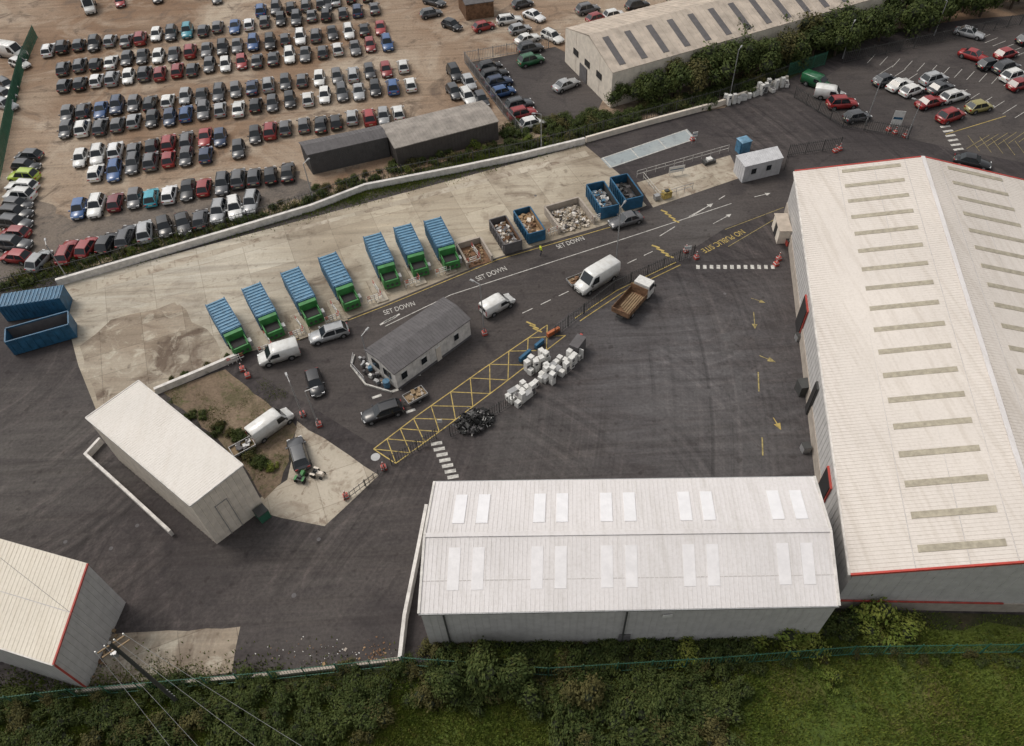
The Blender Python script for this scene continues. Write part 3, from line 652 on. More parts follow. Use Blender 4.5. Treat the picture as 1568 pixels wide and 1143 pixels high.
b.box((-.9,0,1.0),(4.2,2.2,.08),m_rust)
for s in(-1,1): b.box((-.9,s*1.1,1.35),(4.2,.06,.7),m_rust); 
for x in(-3.0,1.2): b.box((x,0,1.35 if x<0 else 1.6),(.07,2.26,.7 if x<0 else 1.2),m_rust)
for i in range(7): b.beam((-2.9+i*.65,1.15,1.02),(-2.9+i*.65,1.15,1.72),.06,.06,m_wood);b.beam((-2.9+i*.65,-1.15,1.02),(-2.9+i*.65,-1.15,1.72),.06,.06,m_wood)
for i in range(6): b.beam((-2.8+i*.2,-.9+.3*i,1.1),(.9,-.8+.28*i,1.12),.18,.06,m_wood)
wheels(b,(2.2,-1.7),1.0,.4); me=b.mesh("tipper"); c=G(970,458,1.2); c.z=.012
put("tipper_lorry",me,TR(c,dirpx(970,458,34,-38),1.05))
def trailer(u,v,du,dv,load):
    b=MB(); b.box((0,0,.55),(2.4,1.4,.08),m_wood)
    for s in(-1,1): b.box((0,s*.72,.7),(2.4,.05,.3),m_gal)
    for s in(-1,1): b.box((s*1.22,0,.7),(.05,1.49,.3),m_gal)
    b.beam((1.2,0,.5),(2.3,0,.48),.1,.1,m_post); wheels(b,(-.1,),.8,.27)
    for i in range(9): b.box((rc.uniform(-.9,.9),rc.uniform(-.45,.45),.7+rc.random()*.15),(rc.uniform(.2,.8),rc.uniform(.2,.5),rc.uniform(.1,.2)),rc.choice(load),rc.random()*3)
    c=G(u,v,.5);c.z=.012; put("utility_trailer",b.mesh("trailer"),TR(c,dirpx(u,v,du,dv)))
trailer(636,607,-26,14,[m_wood,m_brick]);trailer(884,430,26,-10,[m_rust,m_wood,m_post]);trailer(372,686,26,-14,[m_gal,m_slate])
def tractor(u,v,col,du,dv,s=1):
    b=MB(); b.box((.5,0,.75),(1.1,.6,.5),col,tap=(.85,.8)); b.box((-.4,0,.8),(.7,.9,.15),m_post); b.box((-.45,0,1.05),(.15,.5,.45),m_tyre)
    for s_ in(-1,1): b.cyl((-.45,s_*.45,.45),(-.45,s_*.75,.45),.45,.45,m_tyre,14);b.cyl((.75,s_*.4,.28),(.75,s_*.6,.28),.28,.28,m_tyre,12);b.box((-.45,s_*.6,.95),(.8,.32,.06),col)
    b.cyl((.05,0,.9),(-.1,0,1.3),.03,.03,m_post,6); b.cyl((-.1,0,1.3),(-.12,0,1.33),.2,.2,m_post,10)
    c=G(u,v,.4);c.z=.012; put("garden_tractor",b.mesh("tractor"),TR(c,dirpx(u,v,du,dv),s))
tractor(461,731,m_cg,10,-20,.7);tractor(486,725,m_wallc,20,6,.7)
# ---------------------------------------------------------------- compactors
def compactor():
    b=MB(); L=5.0
    b.box((-1.5,0,1.30),(L,2.35,2.3),m_cb)
    for i in range(11):
        x=-1.5-L/2+.2+i*(L-.4)/10; b.box((x,0,2.48),(.16,2.3,.12),m_cbr)
        for s in(-1,1): b.box((x,s*1.2,1.3),(.12,.1,2.2),m_cbr)
    for s in(-1,1): b.beam((-1.5-L/2,s*1.17,2.5),(-1.5+L/2,s*1.17,2.5),.12,.14,m_db)
    b.box((-1.5,0,.12),(L+.4,1.2,.16),m_post)
    b.box((1.35,0,1.55),(.55,2.25,1.7),m_cg,tap=(.8,.96)); b.box((2.2,0,.85),(1.5,2.1,1.1),m_cg)
    b.box((2.15,0,1.42),(1.1,1.6,.06),m_dark)
    for s in(-1,1): b.box((2.2,s*.98,1.62),(1.5,.1,.5),m_cg); b.box((1.6,s*1.12,.9),(.3,.12,.9),m_post)
    b.box((2.93,0,1.25),(.1,2.0,.5),m_cg); b.box((2.4,1.25,1.0),(.6,.4,.8),m_gal)
    for i in range(3): b.box((3.0+.02,-.6+i*.6,.8),(.05,.3,.3),m_post)
    return b.mesh("compactor")
cmp=compactor()
CP=[((330,464),(365,524)),((385,440),(417,500)),((444,416),(478,478)),((501,393),(535,455)),((570,362),(597,422)),((616,348),(642,405)),((662,338),(690,394))]
for a,c in CP:
    p,q=G(*a,2.2),G(*c,2.0); o=put("waste_compactor",cmp); d=(xy(q,0)-xy(p,0)); th=math.atan2(d.y,d.x); k=d.length/6.6
    loc=xy(p,0.012)+d.normalized()*(4.0*k); o.matrix_world=Matrix.Translation(loc)@Matrix.Rotation(th,4,'Z')@Matrix.Diagonal((k,1.0,1,1))
def bayrail(u,v,du,dv):
    b=MB(); p=G(u,v);q=G(u+du,v+dv); n=4
    for i in range(n):
        a=lerp(p,q,i/n); c=lerp(p,q,(i+.92)/n)
        for z in(.45,.8,1.1): b.beam(a+Vector((0,0,z)),c+Vector((0,0,z)),.05,.07,m_redw if (i%3==0 and z>.5) else m_app)
        b.beam(a+Vector((0,0,0)),a+Vector((0,0,1.15)),.07,.07,m_app)
    b.obj("bay_guard_rail")
for u,v in [(398,543),(446,520),(500,497),(564,466),(622,441),(668,424),(714,408)]: 
    bayrail(u,v,22,-8); bayrail(u+22,v-8,-14,-19)
for u,v in [(770,388),(838,362),(905,342)]: bayrail(u,v,18,-6)
bayrail(350,560,26,-10)
b=MB()
for u,v in [(404,535),(455,512),(510,489),(572,458),(630,433),(676,416)]:
    c=G(u+6,v-12); b.box((c.x,c.y,.1),(1.5,4.6,.2),m_pale,rowth-math.pi/2+.25)
b.obj("bay_kerb_islands")
# ---------------------------------------------------------------- open skips and loads
def debris(b,x0,x1,y0,y1,z,n,mats,s=(.15,.7),mound=.5):
    for i in range(n):
        x=rc.uniform(x0,x1);y=rc.uniform(y0,y1); fx=1-abs((x-(x0+x1)/2)/((x1-x0)/2)); fy=1-abs((y-(y0+y1)/2)/((y1-y0)/2))
        R=(Matrix.Rotation(rc.uniform(0,3),3,'Z')@Matrix.Rotation(rc.uniform(-.5,.5),3,'X')@Matrix.Rotation(rc.uniform(-.5,.5),3,'Y'))
        b.box((x,y,z+mound*min(fx,fy)*rc.uniform(.3,1.3)),(rc.uniform(*s),rc.uniform(*s),rc.uniform(.05,.35)),rc.choice(mats),R=R)
m_mix=[m_wood,m_rust,m_app,m_slate,m_wallc,m_brick,m_gal,m_post,m_rust]
m_card=simple("cardboard",(.34,.22,.12),.9)
def skip(name,px,Wd,H,body,inner,n,mats,mound=.4,fill=.5):
    a,c=px; p,q=G(*a,H*.8),G(*c,H*.8); d=xy(q-p,0); th=math.atan2(d.y,d.x); b=MB(); L=d.length
    b.box((0,0,.25),(L-.1,Wd-.1,.1),inner)
    for s in(-1,1):
        b.box((0,s*Wd/2,H/2+.1),(L,.08,H),body); b.box((s*L/2,0,H/2+.1),(.08,Wd+.09,H-.02),body)
        b.beam((-L/2,s*Wd/2,H+.12),(L/2,s*Wd/2,H+.12),.16,.14,body)
        b.box((0,s*(Wd/2-.045),H/2+.3),(L-.2,.01,H*.7),inner)
        for i in range(9): b.box((-L/2+.3+i*(L-.6)/8,s*(Wd/2+.08),H/2+.1),(.12,.1,H-.1),body)
    for s in(-1,1): b.beam((s*L/2,-Wd/2+.1,H+.125),(s*L/2,Wd/2-.1,H+.125),.16,.14,body)
    if n: b.box((0,0,H*fill*.5+.2),(L-.3,Wd-.3,H*fill),inner,tap=(.9,.9)); debris(b,-L/2+.5,L/2-.5,-Wd/2+.4,Wd/2-.4,H*fill+.25,n,mats,mound=mound)
    put(name,b.mesh(name),TR(xy((p+q)/2,.012),th))
skip("open_skip",((762,338),(786,376)),2.4,1.6,m_slate,m_rust,90,m_mix)
skip("open_skip",((799,324),(822,360)),2.4,1.6,m_db,m_card,60,[m_card,m_wood,m_card,m_wallc,m_rust])
skip("open_skip",((911,285),(934,321)),2.6,1.8,m_db,m_post,60,[m_slate,m_cb,m_app,m_gal],.3,.35)
skip("open_skip",((947,274),(971,308)),2.6,1.8,m_db,m_dark,30,[m_post,m_slate,m_tyre],.2,.35)
skip("open_skip",((12,519),(108,492)),2.5,2.2,m_db,m_slate,0,[])
b=MB(); p,q=G(0,462,2.4),G(95,448,2.4); d=xy(q-p,0); L=d.length
b.box((0,0,1.3),(L,2.5,2.5),m_db)
for i in range(16):
    x=-L/2+.3+i*(L-.6)/15; b.box((x,0,2.57),(.14,2.4,.1),m_cb); b.box((x,1.27,1.3),(.12,.08,2.4),m_db);b.box((x,-1.27,1.3),(.12,.08,2.4),m_db)
put("blue_shipping_container",b.mesh("blue_container"),TR(xy((p+q)/2,.012),math.atan2(d.y,d.x)))
b=MB(); c=G(872,336); th=AROT
b.box((0,2.6,.6),(5.2,.25,1.2),m_brick); b.box((-2.6,0,.6),(.25,4.9,1.2),m_brick); b.box((2.6,0,.6),(.25,4.9,1.2),m_brick)
debris(b,-2.2,2.2,-2.4,2.3,.12,320,[m_wallw,m_brick,m_brick,m_wallc,m_pale,m_pale,m_slate,m_wood],(.12,.5),.9)
put("rubble_bay",b.mesh("rubble_bay"),TR(c+Vector((0,0,.012)),th))
b=MB(); c=G(727,392)
b.box((0,2.2,.5),(3.4,.25,1.0),m_brick); b.box((-1.7,0,.5),(.25,4.1,1.0),m_brick); b.box((1.7,0,.5),(.25,4.1,1.0),m_brick); b.box((0,0,.05),(3.1,4.1,.06),m_rust); debris(b,-1.3,1.3,-1.5,1.8,.1,30,[m_wood,m_rust,m_card],(.1,.5),.3)
put("timber_bay",b.mesh("timber_bay"),TR(c+Vector((0,0,.012)),th))
def appl():
    out=[]
    for k in range(3):
        b=MB()
        if k==0:
            b.box((0,0,.43),(.6,.6,.85),m_app); b.cyl((0,-.30,.42),(0,-.33,.42),.2,.2,m_gal,14); b.cyl((0,-.33,.42),(0,-.335,.42),.15,.15,m_dark,14); b.box((0,-.305,.78),(.58,.02,.1),m_gal)
        elif k==1:
            b.box((0,0,.85),(.62,.6,1.7),m_app); b.box((0,-.31,.45),(.6,.03,.8),m_app); b.box((0,-.31,1.3),(.6,.03,.8),m_app); b.box((.25,-.34,1.1),(.03,.03,.3),m_gal);b.box((0,.31,.6),(.5,.03,1.0),m_slate)
        else:
            b.box((0,0,.42),(1.1,.65,.8),m_app); b.box((0,0,.86),(1.12,.67,.06),m_gal); b.box((0,-.33,.15),(.9,.02,.15),m_post)
        out.append(b.mesh("appliance"))
    return out
AP=appl()
def pile(name,px,rows,step,seed,tall=.45,jr=.12):
    r=random.Random(seed); par=empty(name); a,c=px; p,q=G(*a),G(*c); d=(q-p); n=int(d.length/step); d.normalize(); s=Vector((-d.y,d.x,0)); y0=math.atan2(d.y,d.x)
    for i in range(n+1):
        for j in range(rows):
            if r.random()<.10: continue
            k=r.choice([0,1,1,2,0]); w=p+d*(i*step)+s*((j-(rows-1)/2)*.74)+Vector((r.gauss(0,.07),r.gauss(0,.07),.012))
            lay=(k==1 and r.random()<.3); R=Matrix.Rotation(y0+r.choice([0,math.pi])+r.gauss(0,jr),4,'Z')
            if lay: R=R@Matrix.Translation((0,.8,.3))@Matrix.Rotation(math.pi/2,4,'X')
            put("appliance",AP[k],Matrix.Translation(w)@R@Matrix.Scale(.95,4),par)
            if k!=1 and r.random()<tall*.5: put("appliance",AP[0],Matrix.Translation(w+Vector((0,0,.88)))@Matrix.Rotation(y0+r.gauss(0,.4),4,'Z'),par)
pile("scrap_appliance_row",((838,583),(882,542)),3,.82,1);pile("scrap_appliance_row",((810,570),(838,549)),2,.8,6)
pile("scrap_appliance_row",((785,617),(812,594)),3,.8,2);pile("scrap_appliance_row",((1112,160),(1205,128)),2,1.1,3,.3,.5)
pile("scrap_appliance_row",((820,590),(838,576)),1,.85,4)
b=MB(); c=G(727,648); b.T=TR(c,.3)
rs=random.Random(8)
for i in range(230):
    a_=rs.uniform(0,6.28); rr_=1.75*math.sqrt(rs.random()); x,y=rr_*math.cos(a_)*1.15,rr_*math.sin(a_)*.85; z=max(0,(1-rr_/1.9))*1.5*rs.random()
    k=rs.random()
    if k<.25:
        a=Vector((x,y,z+.3)); n_=Vector((rs.uniform(-1,1),rs.uniform(-1,1),rs.uniform(-.4,.4))).normalized(); b.cyl(a,a+n_*.12,.28,.28,m_tyre,10)
    elif k<.5:
        R=Matrix.Rotation(rs.uniform(0,3),3,'Z')@Matrix.Rotation(rs.uniform(-.7,.7),3,'X'); b.box((x,y,z+.2),(rs.uniform(.3,.8),rs.uniform(.2,.6),rs.uniform(.1,.4)),rs.choice([m_post,m_slate,m_tyre]),R=R)
    else:
        a=Vector((x,y,z+.1)); b.beam(a,a+Vector((rs.uniform(-.5,.5),rs.uniform(-.5,.5),rs.uniform(-.1,.5))),.06,.06,rs.choice([m_post,m_gal,m_tyre,m_slate,m_app]))
b.T=Matrix.Identity(4); b.obj("scrap_metal_heap")
b=MB(); 
for (a,c,mt) in [((838,518),(856,508),m_orange),((796,556),(812,542),m_db),((820,536),(832,526),m_db)]:
    p,q=G(*a),G(*c); b.beam(p+Vector((0,0,.5)),q+Vector((0,0,.5)),.35,.6,mt); b.beam(p+Vector((0,0,.1)),q+Vector((0,0,.1)),.55,.14,m_post)
b.obj("barrier_blocks")
b=MB(); c=G(884,540); b.box((c.x,c.y,.95),(1.1,2.0,1.9),m_slate,-.6); b.box((c.x,c.y,1.94),(1.16,2.06,.08),m_slate,-.6); b.box((c.x+.3,c.y-1.0,.9),(.6,.1,1.5),m_app,-.6);b.box((c.x+.5,c.y+1.1,1.6),(.3,.3,.5),m_redw,-.6); b.obj("scrap_cage")
# ---------------------------------------------------------------- street furniture
def lamp(u,v,h=7,a=0):
    b=MB(); b.cyl((0,0,0),(0,0,.9),.12,.12,m_gal,8); b.cyl((0,0,.9),(0,0,h),.085,.06,m_gal,8); b.beam((0,0,h),(.9,0,h+.12),.07,.07,m_gal); b.box((1.1,0,h+.12),(.6,.28,.12),m_gal,tap=(.8,.7))
    c=G(u,v);c.z=.012; put("street_lamp",b.mesh("street_lamp"),TR(c,a))
for u,v,h,a in [(465,639,6,2),(488,653,6,.3),(742,512,8,2.5),(943,405,9,1),(829,230,6,3),(1117,150,8,1),(1325,192,7,2),(1388,212,6,2.5),(480,306,6,1),(106,430,6,2),(566,560,5,1),(1290,90,6,1),(1430,55,6,2)]: lamp(u,v,h,a)
def rb(u,v):
    b=MB(); b.box((0,0,.24),(.6,.6,.48),m_redw,tap=(.85,.85)); b.box((0,0,.36),(.575,.575,.1),m_app,tap=(.95,.95)); b.cyl((0,0,.4),(0,0,1.2),.07,.05,m_app,8); b.cyl((0,0,.95),(0,0,1.1),.09,.09,m_redw,8)
    c=G(u,v);c.z=.012; put("traffic_bollard",b.mesh("bollard"),TR(c,AROT))
for u,v in [(372,567),(380,577),(464,636),(489,652),(588,718),(530,762),(742,512),(1066,396),(1192,398),(1188,406),(1050,386),(1285,230),(1278,233),(1370,205),(1360,200),(1060,215),(1385,210)]: rb(u,v)
def sign(u,v,w,h,zc,mt,a):
    b=MB()
    for s in(-1,1): b.cyl((s*w*.4,0,0),(s*w*.4,0,zc+h/2),.035,.035,m_gal,6)
    b.box((0,-.05,zc),(w,.04,h),mt); b.box((0,-.073,zc),(w*.86,.006,h*.15),m_db)
    c=G(u,v); c.z=.012; put("site_sign",b.mesh("site_sign"),TR(c,a))
sign(1366,205,1.5,2.4,2.6,m_app,-.3);sign(1035,268,2.4,1.0,1.0,m_app,.2);sign(676,660,.5,.5,1.8,m_app,0);sign(1050,398,.9,.6,2,m_app,0);sign(1062,220,.8,.8,1.6,m_app,.2)
b=MB(); c=G(1020,303); b.box((c.x,c.y,.6),(1.3,.8,1.0),m_yel,AROT); b.box((c.x-1.4,c.y-.3,.45),(.8,.7,.7),m_gal,AROT); b.box((c.x,c.y,1.2),(.6,.5,.2),m_post,AROT); b.obj("plant_generator")
b=MB(); c=G(1085,250); b.box((c.x,c.y,.3),(1.8,1,.5),m_post,AROT); b.box((c.x,c.y,.7),(.8,.7,.3),m_app,AROT); b.obj("equipment_crate")
b=MB()
for i in range(18):
    c=G(*lerpP([(555,552),(566,572),(592,590)],rc.random()))+Vector((rc.uniform(-.5,.3),rc.uniform(-.5,.3),0))
    b.box((c.x,c.y,rc.uniform(.2,.4)),(rc.uniform(.2,.5),rc.uniform(.2,.4),rc.uniform(.3,.7)),rc.choice([m_app,m_cb,m_slate,m_wood,m_gal,m_slate]),rc.random()*3)
c=G(593,592); b.cyl((c.x,c.y,0),(c.x,c.y,1.0),.38,.4,m_cb,12)
b.obj("cabin_side_clutter")
b=MB()
for u,v,mt,s in [(1228,600,m_post,1.3),(1222,520,m_gal,.7),(1232,690,m_gal,.8),(1207,375,m_redw,.7)]:
    c=G(u,v); b.box((c.x,c.y,s*.55),(s,s,s*1.1),mt,.1); b.box((c.x,c.y,s*1.14),(s*1.06,s*1.06,.08),m_post,.1)
b.obj("wheelie_bins")
b=MB()
for i in range(90):
    u,v=rc.gauss(500,60),rc.gauss(1000,12)
    if v>1018 or v<960: continue
    c=G(u,v); s=rc.uniform(.03,.11) if rc.random()<.97 else .3; b.box((c.x,c.y,.02),(s,s*.7,.03),rc.choice([m_card,m_app,m_rust,m_brick]),rc.random()*3)
for i in range(60):
    c=G(rc.gauss(575,12),rc.gauss(1000,12)); s=rc.uniform(.05,.2); b.box((c.x,c.y,.03),(s,s*.7,.03),rc.choice([m_card,m_rust,m_rust]),rc.random()*3)
b.obj("litter_scatter")
b=MB()
for i in range(60):
    c=G(*lerpP([(140,1045),(160,1000),(170,975),(165,950)],rc.random()))+Vector((rc.gauss(0,.3),rc.gauss(0,.3),0)); s=rc.uniform(.1,.5)
    b.box((c.x,c.y,s*.3),(s,s*.6,s*.5),rc.choice([m_wood,m_slate,m_rust,m_gal]),rc.random()*3)
b.obj("offcut_pile")
b=MB(); base=G(276,1078,0); H=13.5
top=base+Vector((0,0,H)); b.cyl(base,top,.18,.13,m_post,10)
xd=Vector((.8,.6,0)); 
for z in(.3,1.1): b.beam(top-xd*1.0-Vector((0,0,z)),top+xd*1.0-Vector((0,0,z)),.1,.1,m_wood)
for k in(-1,-.35,.35,1):
    a=top+xd*k-Vector((0,0,.2)); b.cyl(a,a+Vector((0,0,.25)),.06,.05,m_app,8)
for k in range(4): b.box(tuple(base+Vector((.18,0,2+k*.5))),(.25,.05,.05),m_gal)
b.box(tuple(top-Vector((.3,.1,1.7))),(.4,.4,.5),m_gal)
b.obj("utility_pole")
b=MB()
for k,e in zip((-1,-.35,.35,1),[(340,1250),(400,1250),(520,1240),(620,1240)]):
    a=top+xd*k; c=G(*e,10.0); pr=None
    for i in range(17):
        t=i/16; pt=lerp(a,c,t)-Vector((0,0,4*t*(1-t)*.6))
        if pr: b.cyl(pr,pt,.012,.012,m_gal,4,False)
        pr=pt
a=top; c=G(-120,760,8.5); pr=None
for i in range(13):
    t=i/12; pt=lerp(a,c,t)-Vector((0,0,4*t*(1-t)*.7))
    if pr: b.cyl(pr,pt,.012,.012,m_post,4,False)
    pr=pt
b.obj("overhead_wires")
# ---------------------------------------------------------------- person in hi-vis
def person(u,v):
    J={'pel':(0,0,.95),'che':(0.02,0,1.32),'nek':(.02,0,1.50),'hd':(.04,0,1.62),'hd2':(.04,0,1.74),
       'shl':(.02,.19,1.43),'ell':(.0,.27,1.16),'wrl':(.14,.27,.92),'shr':(.02,-.19,1.43),'elr':(-.03,-.27,1.16),'wrr':(.08,-.27,.92),
       'hl':(0,.10,.90),'kl':(.14,.11,.50),'al':(.08,.11,.09),'tl':(.24,.12,.04),'hr':(0,-.10,.90),'kr':(.0,-.11,.49),'ar':(-.20,-.11,.10),'tr':(-.05,-.12,.04)}
    E=[('pel','che'),('che','nek'),('nek','hd'),('hd','hd2'),('che','shl'),('shl','ell'),('ell','wrl'),('che','shr'),('shr','elr'),('elr','wrr'),('pel','hl'),('hl','kl'),('kl','al'),('al','tl'),('pel','hr'),('hr','kr'),('kr','ar'),('ar','tr')]
    R=dict(pel=.15,che=.16,nek=.06,hd=.095,hd2=.085,shl=.075,ell=.05,wrl=.033,shr=.075,elr=.05,wrr=.033,hl=.10,kl=.065,al=.045,tl=.04,hr=.10,kr=.065,ar=.045,tr=.04)
    for s,wn in((1,'wrl'),(-1,'wrr')):
        w=Vector(J[wn]); J[wn+'p']=tuple(w+Vector((.02,0,-.07))); R[wn+'p']=.03; E.append((wn,wn+'p'))
        for i in range(4):
            k=wn+'f%d'%i; J[k]=tuple(w+Vector((.045-i*.02,s*.005,-.155+abs(i-1.5)*.01))); R[k]=.009; E.append((wn+'p',k))
        k=wn+'t'; J[k]=tuple(w+Vector((.075,-s*.01,-.09))); R[k]=.01; E.append((wn,k))
    ks=list(J); me=bpy.data.meshes.new("worker"); me.from_pydata([J[k] for k in ks],[(ks.index(a),ks.index(c)) for a,c in E],[])
    o=bpy.data.objects.new("person",me); scene.collection.objects.link(o)
    m=o.modifiers.new("s",'SKIN'); sv=me.skin_vertices[0].data
    for i,k in enumerate(ks): sv[i].radius=(R[k],R[k]); 
    sv[0].use_root=True
    o.modifiers.new("d",'SUBSURF').levels=1
    bpy.context.view_layer.update()
    m2=bpy.data.meshes.new_from_object(o.evaluated_get(bpy.context.evaluated_depsgraph_get())); o.modifiers.clear(); o.data=m2
    for mm in(m_hiv,m_navy,m_skin,m_hair,m_tyre): m2.materials.append(mm)
    for p_ in m2.polygons:
        c=p_.center; z=c.z; p_.use_smooth=True
        if z<.12: k=4
        elif z<.93 and abs(c.y)<.22: k=1
        elif z<.95: k=2
        elif z<1.52: k=0
        elif z>1.70 or (c.x<.02 and z>1.6): k=3
        else: k=2
        p_.material_index=k
    c=G(u,v,.9); c.z=.012; o.matrix_world=TR(c,dirpx(u,v,20,-8))
person(828,383)
# ---------------------------------------------------------------- vegetation
def bush(seed,r,h,n,mat,leaf=.22,core=True,trunk=0):
    rr=random.Random(seed); b=MB(); blobs=[]
    for i in range(12 if trunk==0 else 16):
        a=rr.uniform(0,6.28); d=rr.uniform(0,.85)*r; z=trunk+h*rr.uniform(.15,.8)*(1-.35*d/r); s=r*rr.uniform(.20,.46); blobs.append((Vector((math.cos(a)*d,math.sin(a)*d,z)),s))
    if trunk:
        b.cyl((0,0,0),(0,0,trunk+h*.4),.22,.12,m_bark,7)
        for c,s in blobs[:7]: b.cyl((0,0,trunk*.8),c,.10,.04,m_bark,5,False)
    else:
        for c,s in blobs[:4]: b.cyl((0,0,0),c,.06,.02,m_bark,4,False)
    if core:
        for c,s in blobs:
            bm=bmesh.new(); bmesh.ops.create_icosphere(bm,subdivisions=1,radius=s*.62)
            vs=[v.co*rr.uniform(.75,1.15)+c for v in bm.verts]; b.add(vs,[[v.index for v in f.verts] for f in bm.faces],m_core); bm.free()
    for i in range(n):
        c,s=rr.choice(blobs); d=Vector((rr.gauss(0,1),rr.gauss(0,1),rr.gauss(0,1)+.35)).normalized()
        p_=c+d*s*(rr.uniform(.65,1.2) if rr.random()<.85 else rr.uniform(1.1,1.5))
        if p_.z<.05: p_.z=.1
        nn_=(d+Vector((rr.uniform(-1,1),rr.uniform(-1,1),rr.uniform(-.4,1)))*.9).normalized()
        a=nn_.cross(Vector((rr.random(),rr.random(),.3))).normalized(); bb=nn_.cross(a); l=leaf*rr.uniform(.5,1.4)
        b.add([p_-a*l-bb*l*.2,p_+bb*l*.5,p_+a*l,p_-bb*l*.45],[(0,1,2,3)],mat)
    return b.mesh("foliage")
BD=[bush(i,1.9,2.0,1500,m_leaf,.145) for i in range(4)]; BO=[bush(20+i,1.8,1.8,1300,m_leafo,.14) for i in range(2)]; BL=[bush(40+i,1.9,2.4,1600,m_leafl,.14) for i in range(2)]
TD=[bush(60+i,3.0,4.2,3200,m_leaf,.21,True,1.6) for i in range(3)]+[bush(70,3.0,4.2,3000,m_leafo,.21,True,1.6)]
rv=random.Random(9)
def belt(name,pts,width,step,kinds,smin=.5,smax=1.1):
    par=empty(name)
    P=[G(*p) for p in pts]
    for i in range(len(P)-1):
        p,q=P[i],P[i+1]; n=max(1,int((q-p).length/step)); d=(q-p).normalized(); s=Vector((-d.y,d.x,0))
        for j in range(n):
            c=lerp(p,q,(j+rv.random())/n)+s*rv.uniform(-.5,.5)*width
            put("foliage",rv.choice(kinds),TR(Vector((c.x,c.y,-.1)),rv.uniform(0,6.3),rv.uniform(smin,smax)),par)
mixd=BD+BD+BO
belt("hedge_strip",[(0,440),(100,412),(300,358),(470,306)],2.2,1.3,mixd+[BL[0]],.3,.55)
belt("hedge_strip",[(470,300),(600,260),(760,228),(890,205)],3.0,.9,mixd+[BL[0]],.35,.7)
belt("hedge_strip",[(765,205),(870,192),(930,178)],3,.9,mixd,.6,.9)
belt("hedge_strip",[(895,200),(990,176),(1100,148),(1200,110)],3.5,.8,mixd,.6,1.0)
belt("shrub_belt",[(0,1085),(250,1070),(450,1050),(640,1040)],2.4,.75,mixd,.35,.7)
belt("shrub_belt",[(-20,1120),(300,1100),(600,1078)],3.0,.8,mixd,.4,.8)
belt("shrub_belt",[(0,1160),(300,1150),(600,1120)],4,.9,mixd,.5,.9)
belt("shrub_belt",[(650,1008),(800,1000),(1000,994),(1130,985)],2.4,.6,mixd+[BL[1]],.45,.8)
belt("shrub_belt",[(640,1045),(800,1040),(900,1045)],4,.5,mixd,.5,1.0)
belt("shrub_belt",[(860,1070),(1000,1060),(1130,1060)],4.5,.45,mixd,.5,1.0)
belt("shrub_belt",[(850,1120),(1000,1130),(1130,1115)],6,.5,mixd,.5,1.0)
belt("shrub_belt",[(1130,975),(1260,968),(1390,955)],1.6,.9,mixd+[BL[1]],.5,.8)
belt("shrub_belt",[(1130,1020),(1300,1008),(1600,1000)],1.5,1.2,mixd,.25,.45)
belt("shrub_belt",[(250,640),(330,640)],1.0,1.2,mixd,.25,.4)
belt("shrub_belt",[(330,655),(372,672),(400,720)],1.2,.7,mixd,.35,.55)
belt("shrub_belt",[(255,580),(300,566),(350,552)],1.5,1.0,BO+BD,.2,.35)
for u,v,s,k in [(1165,965,1.0,1),(1195,985,1.2,0),(1340,955,1.3,0),(1380,965,1.0,1),(1320,975,.9,0),(1240,985,.9,1),(418,716,.4,0),(985,985,.6,1),(1275,1045,.6,0),(1190,955,.9,0)]:
    put("shrub",BL[k],TR(G(u,v,0),u*.1,s))
for u,v,s in [(740,1045,1.0),(790,1055,.9),(690,1060,.8),(900,1080,.8)]: put("tree",rv.choice(TD),TR(G(u,v,0),u*.1,s*.8))
def grove(name,lst):
    for u,v,s in lst: put(name,rv.choice(TD),TR(G(u+rv.uniform(-4,4),v+rv.uniform(-3,3),0),rv.uniform(0,6),s))
grove("tree",[(945,165,.8),(975,160,.9),(1005,155,1.0),(1035,150,1.1),(1065,143,1.0),(1020,140,1.0),(1090,135,1.3),(1110,125,1.2),(1140,120,1.2),(1170,112,1.1),(1195,103,1.1),(1060,125,1.0),(1130,100,1.2),(1190,84,1.2),
 (1215,100,1.0),(1225,80,1.2),(1245,92,1.1),(1255,70,1.2),(1285,62,1.2),(1280,85,1.1),(1310,75,1.2),(1345,65,1.1),(1355,42,1.2),(1385,55,1.1),(1395,35,1.2),(1420,45,1.1),(1430,25,1.3),(1455,35,1.1),(1470,18,1.2),(1500,25,1.1),(1515,8,1.2),(1545,15,1.1),(1560,0,1.2),(1585,8,1.2),(1340,20,1.2),(1380,8,1.3),(1300,35,1.1),(1420,0,1.3),(1460,-8,1.3),(1510,-15,1.3)])
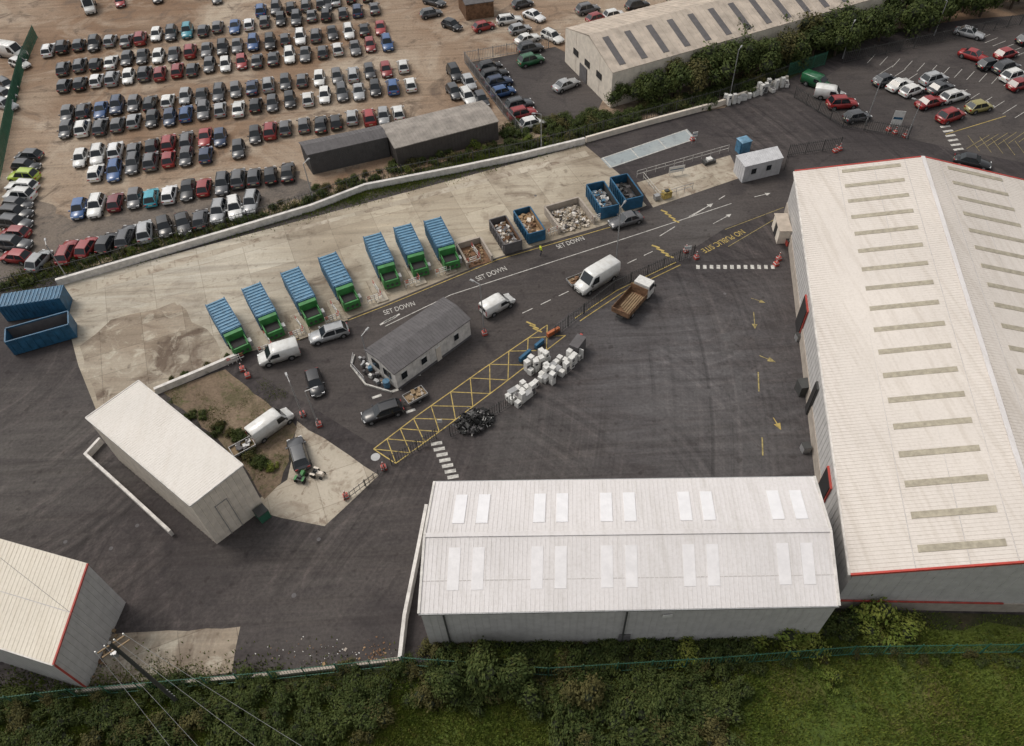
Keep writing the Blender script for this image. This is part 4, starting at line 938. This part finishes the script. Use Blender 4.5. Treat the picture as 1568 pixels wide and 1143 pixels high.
def tuft(seed):
    rr=random.Random(seed); b=MB()
    for i in range(180):
        x,y=rr.gauss(0,.9),rr.gauss(0,.9); a=rr.uniform(0,6.3); h=rr.uniform(.08,.3); d=Vector((math.cos(a),math.sin(a),0))*.05; t=Vector((rr.uniform(-.12,.12),rr.uniform(-.12,.12),h))
        b.add([Vector((x,y,0))-d,Vector((x,y,0))+d,Vector((x,y,0))+t],[(0,1,2)],m_gl)
    return b.mesh("grass_tuft")
m_gl=leafmat("grass_blades",(.11,.155,.026),(.16,.19,.035),(.20,.17,.055))
TF=[tuft(i) for i in range(4)]; par=empty("long_grass")
for i in range(700):
    u=rv.uniform(0,1600); v=rv.uniform(1040,1150)
    if u>1100: v=rv.uniform(965,1155)
    put("grass_tuft",rv.choice(TF),TR(G(u,v,-.02),rv.uniform(0,6),rv.uniform(.7,1.6)),par)
par=empty("verge_weeds")
for i in range(300):
    t=rv.random(); u=20+t*880; v=436-t*225+rv.uniform(-11,3); put("grass_tuft",rv.choice(TF),TR(G(u,v,-.02),rv.uniform(0,6),rv.uniform(.7,1.3)),par)
for i in range(60):
    put("grass_tuft",rv.choice(TF),TR(G(rv.uniform(260,440),rv.uniform(590,740),.0),rv.uniform(0,6),rv.uniform(.3,.8)),par)
# ---------------------------------------------------------------- light
w=bpy.data.worlds.new("World"); scene.world=w; w.use_nodes=True; nt=w.node_tree
bg=nt.nodes['Background']; sk=nt.nodes.new('ShaderNodeTexSky'); sk.sky_type='NISHITA'; sk.sun_disc=False
EL,AZ=rad(55),rad(-60)
sk.sun_elevation=EL; sk.sun_rotation=AZ; sk.air_density=1.0; sk.dust_density=4; sk.ozone_density=1
hs=nt.nodes.new('ShaderNodeHueSaturation'); hs.inputs['Saturation'].default_value=.12
nt.links.new(sk.outputs[0],hs.inputs['Color']); nt.links.new(hs.outputs[0],bg.inputs[0]); bg.inputs[1].default_value=.145
sd=bpy.data.lights.new("sun",'SUN'); sd.energy=1.1; sd.angle=rad(20); sd.color=(1,.89,.76); so=bpy.data.objects.new("sun",sd); scene.collection.objects.link(so)
dv=Vector((math.sin(AZ)*math.cos(EL),math.cos(AZ)*math.cos(EL),math.sin(EL))); so.rotation_euler=dv.to_track_quat('Z','Y').to_euler()
scene.view_settings.view_transform='Standard'; scene.view_settings.look='None'; scene.view_settings.exposure=0
print("OBJ",len(bpy.data.objects))
